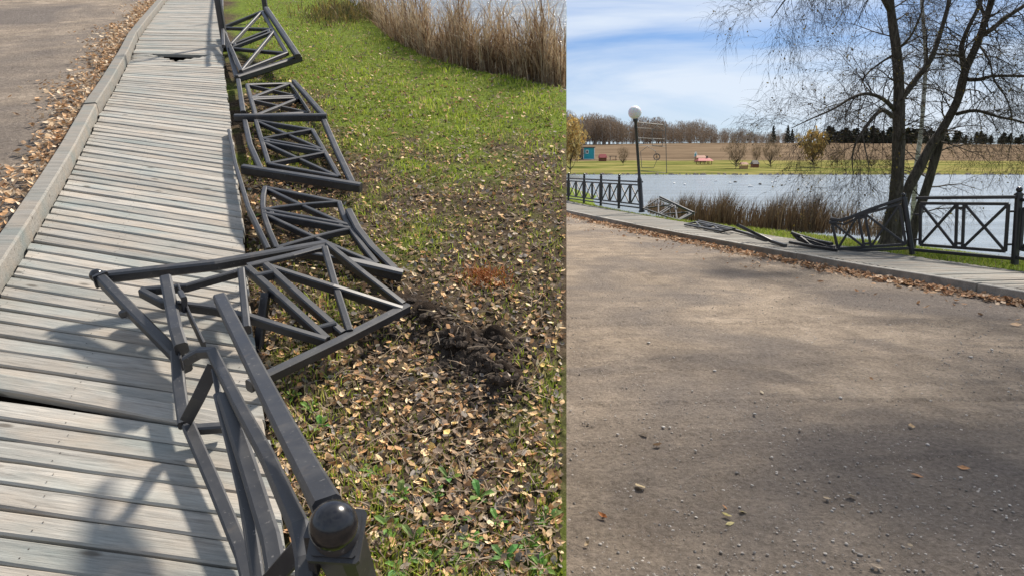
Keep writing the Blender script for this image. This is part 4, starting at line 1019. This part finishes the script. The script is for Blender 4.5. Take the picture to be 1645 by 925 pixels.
def make_tree(name, base, label, limbs, twig_specs, seed, bark, group='big trees on the near bank', extra=None, leafcol=((.13, .10, .045), (.30, .23, .05), (.08, .06, .035), (.22, .16, .05)), ls=.042):
    t = Thing(name, base, label, 'tree', group)
    q = random.Random(seed); tr = None; crown = MB(); leafs = []
    for i, (pts, r0, r1) in enumerate(limbs):
        m_ = len(pts); mb = MB()
        # smooth the limb with in-between points and a little irregularity
        P = []; rad = []
        for k in range(m_-1):
            p0, p1, p2, p3 = [Vector(pts[max(0, min(m_-1, z))]) for z in (k-1, k, k+1, k+2)]
            for f in (0, .33, .66):
                a = p1*2; b = p2 - p0; c = p0*2 - p1*5 + p2*4 - p3; e = -p0 + p1*3 - p2*3 + p3
                P.append((a + b*f + c*f*f + e*f**3)*.5); g = (k + f)/(m_-1); rad.append((r0 + (r1-r0)*g)*(1 + q.uniform(-.06, .06)))
        P.append(Vector(pts[-1])); rad.append(r1)
        if i == 0: rad[0] *= 1.5; rad[1] *= 1.2
        tube(mb, P, rad, 10 if r0 > .05 else 7)
        o = t.part('trunk' if i == 0 else 'limb', mb, bark, tr, True)
        if i == 0: tr = o
        for k in range(2 if i else len(P)//3, len(P)):
            for z in range(twig_specs.get(i, twig_specs.get('n', 1))):
                tt = (P[k] - P[k-1]).normalized(); av = Vector((q.gauss(0, 1), q.gauss(0, .6), q.gauss(0, 1))); sd = (av - tt*av.dot(tt)).normalized()
                grow(crown, leafs, P[k], tt*.5 + sd*.8, q.uniform(.7, 1.25)*twig_specs.get('L', 1.0), rad[k]*.32 if rad[k] < .06 else .018, 2, q, twig_specs.get('droop', .3), .75)
    if extra: extra(crown, leafs, q)
    o = t.part('crown', crown, TWIG)
    if leafs:
        Pl = np.array([list(p) for p in leafs]); nn = len(Pl); rr_ = np.random.default_rng(seed)
        V, Fa, Cc = leaves_np(Pl - np.array(t.base), np.full(nn, ls), np.array(leafcol)[rr_.integers(0, len(leafcol), nn)]*rr_.uniform(.7, 1.2, (nn, 1)), 1.2, seed)
        link('leaves', mesh_np('leaves', V, Fa, LEAF, Cc), o)
    return t
YA = 14.0; sc_ = YA/F
def TP(*q, Y=YA): return [D(a_[0], a_[1], Y + (a_[2] if len(a_) > 2 else 0)) for a_ in q]
baseA = D(1424, 396, YA)
limbsA = [
 (TP((1423, 400), (1428, 370), (1438, 320), (1443, 260), (1444, 182), (1444, 136), (1440, 81), (1431, 16), (1424, -60), (1416, -150), (1412, -240)), .150, .05),
 (TP((1446, 162), (1473, 126, .1), (1496, 94, .2), (1512, 49, .3), (1525, 0, .3), (1534, -70, .2), (1545, -150)), .068, .02),
 (TP((1436, 176), (1418, 159, -.2), (1392, 151, -.3), (1366, 159, -.4), (1340, 175, -.5), (1304, 191, -.6), (1272, 206, -.7)), .046, .008),
 (TP((1434, 188), (1418, 177, -.3), (1401, 191, -.5), (1385, 214, -.6), (1375, 230, -.6), (1369, 253, -.6), (1371, 282, -.6)), .048, .008),
 (TP((1433, 90), (1411, 104, .3), (1389, 123, .5), (1383, 142, .5)), .026, .006),
 (TP((1431, 20), (1400, -30, -.3), (1360, -50, -.6), (1310, -42, -.9), (1270, -10, -1.1), (1240, 30, -1.2)), .055, .006),
 (TP((1424, -60), (1390, -110, .4), (1340, -120, .8), (1290, -90, 1.0), (1260, -40, 1.1)), .045, .006),
 (TP((1385, 214, -.6), (1390, 240, -.7), (1396, 270, -.8), (1392, 292, -.8)), .016, .004),
 (TP((1440, 81), (1462, 60, -.3), (1480, 20, -.5), (1490, -40, -.5)), .03, .008),
]
make_tree('willow_tree', baseA, 'tall dark bare tree with an upright trunk behind the bent railing', limbsA, {'n': 1, 0: 1, 1: 1, 2: 2, 5: 2, 6: 1, 'L': 1.0, 'droop': .5}, 3, BARK)
baseB = D(1462, 396, YA + .6)
limbsB = [
 (TP((1436, 400), (1444, 350), (1458, 306), (1473, 277), (1496, 234), (1512, 211), (1538, 162), (1551, 113), (1570, 71), (1583, 32), (1593, 0), (1604, -60), (1612, -140), Y=YA+.6), .118, .05),
 (TP((1463, 402), (1469, 362), (1489, 301), (1500, 262), (1512, 215), Y=YA+.8), .095, .085),
 (TP((1549, 112), (1545, 85, -.1), (1546, 70, -.1), (1557, 42, -.2), (1577, 0, -.2), (1590, -60, -.2), Y=YA+.6), .06, .03),
 (TP((1577, 58), (1595, 46), (1616, 29), (1645, 10), (1690, -20), Y=YA+.6), .055, .03),
 (TP((1552, 128), (1575, 128, -.3), (1593, 123, -.4), (1645, 123, -.6), (1710, 132, -.8), Y=YA+.6), .045, .018),
 (TP((1536, 184), (1567, 178, -.3), (1603, 188, -.5), (1645, 198, -.7), (1690, 222, -.8), Y=YA+.6), .042, .012),
 (TP((1546, 90), (1520, 89, .2), (1497, 86, .4), (1478, 76, .5), Y=YA+.6), .026, .006),
 (TP((1583, 32), (1560, -30, .4), (1530, -70, .6), (1500, -80, .8), Y=YA+.6), .035, .01),
 (TP((1604, -60), (1640, -100, -.3), (1690, -100, -.5), (1720, -50, -.6), Y=YA+.6), .04, .01),
 (TP((1575, 75), (1590, 100, -.4), (1597, 130, -.6), (1620, 165, -.7), (1626, 215, -.8), (1618, 260, -.8), Y=YA+.6), .024, .005),
]
make_tree('willow_tree', baseB, 'dark bare tree with two leaning trunks crossing behind the intact railing', limbsB, {'n': 1, 0: 1, 4: 2, 5: 2, 'L': 1.05, 'droop': .5}, 5, BARK)
t = NT('birch_bark'); nz = t.noise(1, 5, .6, t.map(t.obj(), (6, 6, 22)), .5)
BIRCH = t.out(t.ramp(nz, [(.36, (.06, .055, .05)), (.46, (.42, .40, .37)), (.7, (.58, .56, .53))]), .8)
Ybi = YA + 3.5
limbsC = [(TP((1464, 392), (1468, 330), (1472, 270), (1480, 208), (1484, 156), (1487, 97), (1483, 32), (1479, -20), (1476, -90), Y=Ybi), .068, .03),
 (TP((1485, 130), (1496, 100), (1502, 70), (1505, 40), Y=Ybi), .016, .005), (TP((1486, 80), (1470, 50), (1462, 20), Y=Ybi), .014, .005)]
make_tree('birch_tree', D(1464, 392, Ybi), 'slender white-barked birch seen between the dark trunks', limbsC, {'n': 1, 0: 1, 'L': .6}, 9, BIRCH)
# roadside trees outside the frame to the right, which shade the road
def side_tree(x, y, h, seed, lab, rad=.16, lean=0):
    q = random.Random(seed)
    tr = [(x + lean*k*k*.1, y + q.uniform(-.05, .05), h*k/5) for k in range(6)]
    lim = [(tr, rad, .03)]
    for k in range(8):
        z = h*(.55 + .05*k); a_ = math.pi + q.uniform(-1.0, .9); L = h*q.uniform(.22, .36)
        lim.append(([(x, y, z), (x + math.cos(a_)*L*.5, y + math.sin(a_)*L*.5, z + L*.35), (x + math.cos(a_)*L, y + math.sin(a_)*L, z + L*.5)], .05, .012))
    make_tree('roadside_tree', (x, y, 0), lab, lim, {'n': 3, 0: 1, 'L': 1.0, 'droop': .02}, seed, BARK, 'trees beside the road')
side_tree(7.3, 7.6, 8.6, 31, 'bare roadside tree just outside the right edge, nearest the viewer', .2)
side_tree(9.6, 10.6, 9.0, 32, 'bare roadside tree outside the right edge, farther along', .2)

# ---- far trees
def far_tree_meshes(kind, seed):
    q = np.random.default_rng(seed); qq = random.Random(seed)
    tr = MB(); tube(tr, [(0, 0, -.04), (qq.uniform(-.01, .01), 0, .4), (qq.uniform(-.02, .02), 0, .85)], [.011, .008, .002] if kind != 'con' else [.02, .012, .004], 5)
    if kind == 'birch':
        for i in range(9):
            z = qq.uniform(.25, .7); a_ = qq.uniform(0, 6.28); L = qq.uniform(.08, .18)
            tube(tr, [(0, 0, z), (math.cos(a_)*L*.5, math.sin(a_)*L*.5, z + L*.9), (math.cos(a_)*L*.7, math.sin(a_)*L*.7, z + L*1.6)], [.005, .003, .001], 3, cap=False)
        n = 760; zc = q.beta(1.5, 1.5, n)*.86 + .10; rad = .18*np.sqrt(np.clip(1 - ((zc-.58)/.46)**2, .25, 1)); a_ = q.uniform(0, 6.28, n); rr = rad*np.sqrt(q.uniform(0, 1, n))
        P = np.stack([rr*np.cos(a_), rr*np.sin(a_), zc-.03], -1)
        cl = np.array([(.27, .205, .15), (.21, .165, .125), (.33, .25, .17)])[q.integers(0, 3, n)]
        V, Fa, Cc = blades_np(P, q.uniform(.035, .085, n), q.uniform(.004, .008, n), cl*q.uniform(.75, 1.2, (n, 1)), .35, seed)
    elif kind == 'con':
        n = 900; zc = q.uniform(.06, 1, n)**.9; rad = .19*(1.02 - zc)**.8*(.8 + .3*np.sin(zc*40)); a_ = q.uniform(0, 6.28, n); rr = rad*np.sqrt(q.uniform(.15, 1, n))
        P = np.stack([rr*np.cos(a_), rr*np.sin(a_), zc], -1)
        cl = np.array([(.035, .05, .036), (.045, .062, .042), (.06, .072, .048)])[q.integers(0, 3, n)]  # greens lightened, distance haze painted into the crown colour
        V, Fa, Cc = leaves_np(P, np.full(n, .06), cl*q.uniform(.7, 1.2, (n, 1)), .6, seed)
    else:
        for i in range(12):
            z = qq.uniform(.1, .5); a_ = qq.uniform(0, 6.28); L = qq.uniform(.2, .4)
            tube(tr, [(0, 0, z*.5), (math.cos(a_)*L*.5, math.sin(a_)*L*.5, z), (math.cos(a_)*L, math.sin(a_)*L, z + L*.7)], [.014, .007, .002], 4, cap=False)
        n = 1500; u_ = q.normal(0, 1, (n, 3)); u_ /= np.linalg.norm(u_, axis=1)[:, None]; rr = q.uniform(.35, 1, n)**.5*(1 + .34*np.sin(u_[:, 0]*6 + seed)*np.sin(u_[:, 2]*5 + seed*2) + .15*np.sin(u_[:, 1]*11))*np.where(u_[:, 2] > 0, 1, .8)
        P = u_*rr[:, None]*np.array([.40, .40, .42]) + np.array([0, 0, .56])
        cl = {'round': np.array([(.19, .135, .085), (.15, .11, .07), (.24, .175, .10)]), 'gold': np.array([(.62, .43, .14), (.52, .36, .13), (.70, .53, .20), (.40, .29, .13)])}[kind]
        if kind == 'round': V, Fa, Cc = blades_np(P, q.uniform(.05, .12, n), q.uniform(.004, .009, n), cl[q.integers(0, len(cl), n)]*q.uniform(.7, 1.2, (n, 1)), .6, seed)
        else: V, Fa, Cc = leaves_np(P, np.full(n, .085), cl[q.integers(0, len(cl), n)]*q.uniform(.7, 1.2, (n, 1)), .9, seed)
    tm = {'birch': BIRCHF, 'con': TWIG, 'round': TWIG, 'gold': TWIG}[kind]
    return (mesh_np('trunk', [tuple(p) for p in tr.v], tr.f, tm), mesh_np('crown', V, Fa, LEAF, Cc))
BIRCHF = plain('far_birch_bark', (.36, .33, .30), .9)
FT_ = {k: [far_tree_meshes(k, 100 + 10*j + i) for i in range(m)] for j, (k, m) in enumerate((('birch', 6), ('con', 5), ('round', 3), ('gold', 2)))}
def far_tree(name, kind, p, h, wd, label, group, i):
    o = bpy.data.objects.new(name, None); C.objects.link(o); o.location = p; o.scale = (h*wd, h*wd, h); o.rotation_euler = (0, 0, i*2.4)
    tag(o, label, 'tree', group)
    a_, b_ = FT_[kind][i % len(FT_[kind])]
    link('trunk', a_, o); link('crown', b_, o)
prof = [(905, 180), (930, 184), (950, 180), (965, 188), (985, 193), (1005, 194), (1030, 190), (1060, 190), (1090, 189), (1110, 198), (1125, 196), (1145, 200), (1165, 206), (1180, 214), (1200, 208), (1220, 210), (1260, 212), (1300, 212)]
i = 0
for row, (Yr, n_, hs) in enumerate(((610, 84, 1.0), (632, 74, 1.0), (655, 70, .98))):
    for x in np.linspace(880, 1275, n_):
        q = random.Random(i*7+row); x_ = x + q.uniform(-4, 4); ty = np.interp(x_, [a_[0] for a_ in prof], [a_[1] for a_ in prof]) + q.uniform(-4, 16) + 6*float(wob(np.array(x_*.09), np.array(0.), 1.0))
        X = (x_ - CX)/F*Yr*1.0; p = np.array([X, Yr + q.uniform(-10, 10), 0]); p[2] = far_z(p[1]) - .5
        top = D(x_, ty, p[1]); h = max(top[2] - p[2], 8)*hs
        far_tree('birch_tree', 'birch', p, h, q.uniform(1.2, 1.9), 'bare brownish birch in the long treeline on the horizon', 'birches of the far treeline', i); i += 1
for row, (Yr, n_) in enumerate(((612, 60), (640, 56))):
    for x in np.linspace(1335, 1760, n_):
        q = random.Random(i*5+1); x_ = x + q.uniform(-4, 4); ty = np.interp(x_, [1330, 1400, 1500, 1560, 1650, 1760], [204, 206, 209, 214, 217, 220]) + q.uniform(-3, 12) + 4*float(wob(np.array(x_*.07), np.array(3.), 1.0))
        p = np.array([(x_ - CX)/F*Yr, Yr + q.uniform(-10, 10), 0]); p[2] = far_z(p[1]) - .5; top = D(x_, ty, p[1]); h = max(top[2] - p[2], 6)
        far_tree('pine_tree', 'con', p, h, q.uniform(2.4, 3.6), 'dark green conifer in the far wood behind the big trees', 'conifers of the far wood', i); i += 1
for x, ty, lab in ((1238, 203, 'rounded dark spruce standing clear at the right end of the birches'), (1261, 202, 'ragged dark spruce next to the rounded one on the skyline'), (1268, 208, 'small dark spruce right beside the ragged one')):
    p = np.array([(x - CX)/F*600, 600., far_z(600)]); far_tree('spruce_tree', 'con', p, D(x, ty, 600)[2] - p[2], 1.35, lab, 'lone spruces on the skyline', i); i += 1
for x, by, ty, kind, wd, lab in ((1001, 266, 236, 'round', .8, 'small round bare tree left of the lamp across the lake'), (1182, 271, 224, 'round', 1.0, 'wide bare tree beside the brown booths across the lake'), (1238, 269, 222, 'round', .9, 'bare upright tree right of the brown booths across the lake'), (1306, 268, 206, 'gold', .85, 'golden willow on the far shore left of the big dark trunk'), (916, 279, 188, 'gold', .62, 'yellow-leaved tree at the far shore beside the picture seam'), (1345, 268, 240, 'round', 1.2, 'low grey-brown bushy tree right of the golden willow'), (1400, 270, 250, 'round', 1.3, 'low bush on the far shore behind the upright trunk'), (932, 258, 236, 'round', 1.0, 'bare bush touching the turquoise hut'), (1215, 264, 232, 'round', .7, 'thin bare tree standing behind the booths')):
    p = far_pt(x, by); far_tree('lakeside_tree', kind, p, D(x, ty, p[1])[2] - p[2], wd, lab, 'single trees across the lake', i); i += 1
# ---- small buildings across the lake
def pm_(name, c, rough=.7): return plain(name, c, rough, .12, 2)
TEAL = pm_('turquoise_boards', (.03, .34, .40)); WHITE = pm_('white_trim', (.75, .75, .74)); RED = pm_('red_roof', (.30, .055, .06)); BRN = pm_('red_brown_boards', (.22, .085, .045)); TANW = pm_('tan_boards', (.42, .26, .12)); GREYW = pm_('grey_boards', (.12, .11, .10)); GLASS = NT('dark_glass').out((.02, .025, .03), .1)
def m_at(px, Y): return Y/F*px
p = far_pt(946, 257); k = p[1]/F
t = Thing('hut', p, 'turquoise hut with a white-framed window on the far shore', 'hut')
t.part('wall', box(MB(), (p[0], p[1] + 2, p[2] + 9*k), (17*k, 4, 19*k)), TEAL)
t.part('side_wall', box(MB(), (p[0] - 10.5*k, p[1] + 2.3, p[2] + 8.5*k), (4*k, 3.8, 18*k)), GREYW)
mb = MB(); box(mb, (p[0] - 2*k, p[1] + 1.9, p[2] + 19.6*k), (24*k, 4.8, 1.4*k)); t.part('roof', mb, GREYW)
f = t.part('window', box(MB(), (p[0] - 3*k, p[1] - .08, p[2] + 12.5*k), (4.4*k, .15, 6*k)), WHITE)
t.part('pane', box(MB(), (p[0] - 3*k, p[1] - .18, p[2] + 12.5*k), (2.4*k, .05, 4*k)), GLASS, f)
for sx in (-8.6, 8.6): t.part('corner_board', box(MB(), (p[0] + sx*k, p[1] - .05, p[2] + 9*k), (1.0*k, .3, 19*k)), WHITE)
t.part('base_board', box(MB(), (p[0], p[1] - .05, p[2] + .5*k), (18*k, .3, 1.4*k)), WHITE)
def gable(mb, c, wx, wy, h, rz=0):
    x, y, z = c
    mb.add([(x-wx/2, y-wy/2, z), (x+wx/2, y-wy/2, z), (x+wx/2, y+wy/2, z), (x-wx/2, y+wy/2, z), (x-wx*.36, y, z+h), (x+wx*.36, y, z+h)], [(0, 1, 5, 4), (1, 2, 5), (2, 3, 4, 5), (3, 0, 4), (3, 2, 1, 0)]); return mb
def booth(px, by, w, h, lab, roof, wall, rh=.4):
    p = far_pt(px, by); k = p[1]/F; t = Thing('booth', p, lab, 'booth', 'small booths across the lake')
    t.part('wall', box(MB(), (p[0], p[1] + 1.2, p[2] + h*k*.25), (w*k*.9, 2.2, h*k*.5)), wall)
    for sx in (-1, 1): t.part('post', box(MB(), (p[0] + sx*w*k*.42, p[1] + .05, p[2] + h*k*.35), (.18, .18, h*k*.7)), wall)
    t.part('roof', gable(MB(), (p[0], p[1] + 1.1, p[2] + h*k*(1-rh)), w*k*1.1, 3.0, h*k*rh), roof)
booth(968.5, 260, 13, 12, 'small booth with a dull red roof right of the turquoise hut', RED, BRN, .5)
booth(1196, 272, 12, 11, 'open red-brown booth in front of the wide bare tree', BRN, TANW, .35)
booth(1214, 270, 11, 12, 'darker brown booth right of the open red-brown one', GREYW, BRN, .5)
p = far_pt(1133, 265); k = p[1]/F
t = Thing('gazebo', p, 'open gazebo with a crimson hipped roof on the far lawn', 'gazebo')
for sx in (-10, -3.5, 3.5, 10):
    for sy in (0, 4): t.part('post', box(MB(), (p[0] + sx*k, p[1] + sy, p[2] + 3*k), (.25, .25, 6*k)), TANW)
t.part('roof', gable(MB(), (p[0], p[1] + 2, p[2] + 6*k), 25*k, 6, 4.5*k), RED)
t.part('chimney', box(MB(), (p[0] + 5*k, p[1] + 2.5, p[2] + 11*k), (2.6*k, .7, 6*k)), GREYW)
p = far_pt(1128, 261); k = p[1]/F
t = Thing('hut', p, 'tan hut with a brown roof just behind the gazebo', 'hut')
t.part('wall', box(MB(), (p[0], p[1] + 3, p[2] + 3.5*k), (16*k, 4, 7*k)), TANW); t.part('roof', gable(MB(), (p[0], p[1] + 3, p[2] + 7*k), 18*k, 5.5, 4*k), BRN)
p = far_pt(1118, 258); k = p[1]/F
t = Thing('photo_board', p, 'white and teal upright board left of the gazebo', 'board')
mb = MB(); pts = [(-2.5, 0), (2.5, 0), (2.7, 6), (1.4, 12), (-.5, 14), (-2.4, 11), (-2.9, 5)]
mb.add([(p[0]+x*k, p[1], p[2]+z*k) for x, z in pts] + [(p[0]+x*k, p[1]+.3, p[2]+z*k) for x, z in pts], [tuple(range(7)), tuple(range(13, 6, -1))] + [(i_, i_+7, (i_+1) % 7+7, (i_+1) % 7) for i_ in range(7)]); t.part('board', mb, WHITE)
t.part('stripe', box(MB(), (p[0] - 1.2*k, p[1] - .06, p[2] + 6*k), (1.6*k, .1, 9*k)), TEAL)
p = far_pt(1055, 257); k = p[1]/F
t = Thing('wooden_wheel', p, 'dark wooden wheel standing on the far lawn right of the lamp', 'wheel')
tube_ = MB(); tube(tube_, [(p[0] + math.cos(a_)*4.8*k, p[1], p[2] + 4.6*k + math.sin(a_)*4.8*k) for a_ in np.linspace(0, 6.283, 19)], .8*k, 5); t.part('rim', tube_, GREYW)
for j in range(4): a_ = j*math.pi/4; t.part('spoke', tube(MB(), [(p[0] + math.cos(a_)*4.6*k, p[1] + .03*j, p[2] + 4.6*k + math.sin(a_)*4.6*k), (p[0] - math.cos(a_)*4.6*k, p[1] + .03*j, p[2] + 4.6*k - math.sin(a_)*4.6*k)], .45*k, 4), TANW)
p = far_pt(985, 259); k = p[1]/F
t = Thing('picnic_shelter', p, 'low plank shelter right of the red-roofed booth', 'shelter')
t.part('roof', box(MB(), (p[0], p[1] + .8, p[2] + 7.5*k), (12*k, 2.4, 1*k)), GREYW)
for sx in (-4.5, 4.5): t.part('post', box(MB(), (p[0] + sx*k, p[1] + .6, p[2] + 3.6*k), (.9*k, .2, 7*k)), GREYW)
t.part('table', box(MB(), (p[0] + 2*k, p[1] - .8, p[2] + 2.4*k), (7*k, .9, .8*k)), BRN)
# shore stones and straw fringe, water birds
mb = MB(); q = random.Random(4)
for j in range(420):
    x = q.uniform(10, 240); clod(mb, (x, 229.5 + 2.2*float(wob(np.array(x), np.array(0.), .06)) + q.uniform(-1, 1.5), -.75), q.choice([.15, .2, .3, .3, .5, .8]), q, .55)
tag(link('shore_stones', mesh_np('shore_stones', mb.v, mb.f, plain('shore_stone', (.13, .10, .075), .95, .4, 1))), 'dark stones and tufts along the far waterline', 'stones', kind='stuff')
mb = MB(); lathe(mb, (0, 0, .06), (1, 0, 0), [(.001, -.30), (.06, -.24), (.12, -.05), (.11, .10), (.05, .18), (.045, .22), (.06, .27), (.05, .31), (.001, .34)], 8)
bw = mesh_np('body', mb.v, mb.f, WHITE, None, True); bd = mesh_np('body', mb.v, mb.f, GREYW, None, True)
for j, (x, y) in enumerate([(1173, 295.5), (1240, 294.5), (1246, 292.5), (1297, 297), (1295, 300), (1268, 291), (1205, 301), (1083, 296), (1100, 298), (1150, 292), (1320, 293), (1128, 290)]):
    o = link('gull', bw); o.location = G(x, y, LAKE_Z); o.scale = (1.0, 1.0, 1.4); o.rotation_euler = (0, 0, j); tag(o, 'white gull floating far out on the lake', 'bird', 'gulls on the lake')
for j, (x, y) in enumerate([(1181, 293.5), (1221, 297), (1256, 299)]):
    o = link('duck', bd); o.location = G(x, y, LAKE_Z); o.scale = (1.0, 1.0, 1.4); o.rotation_euler = (0, 0, j*2); tag(o, 'dark duck floating among the gulls on the lake', 'bird', 'ducks on the lake')
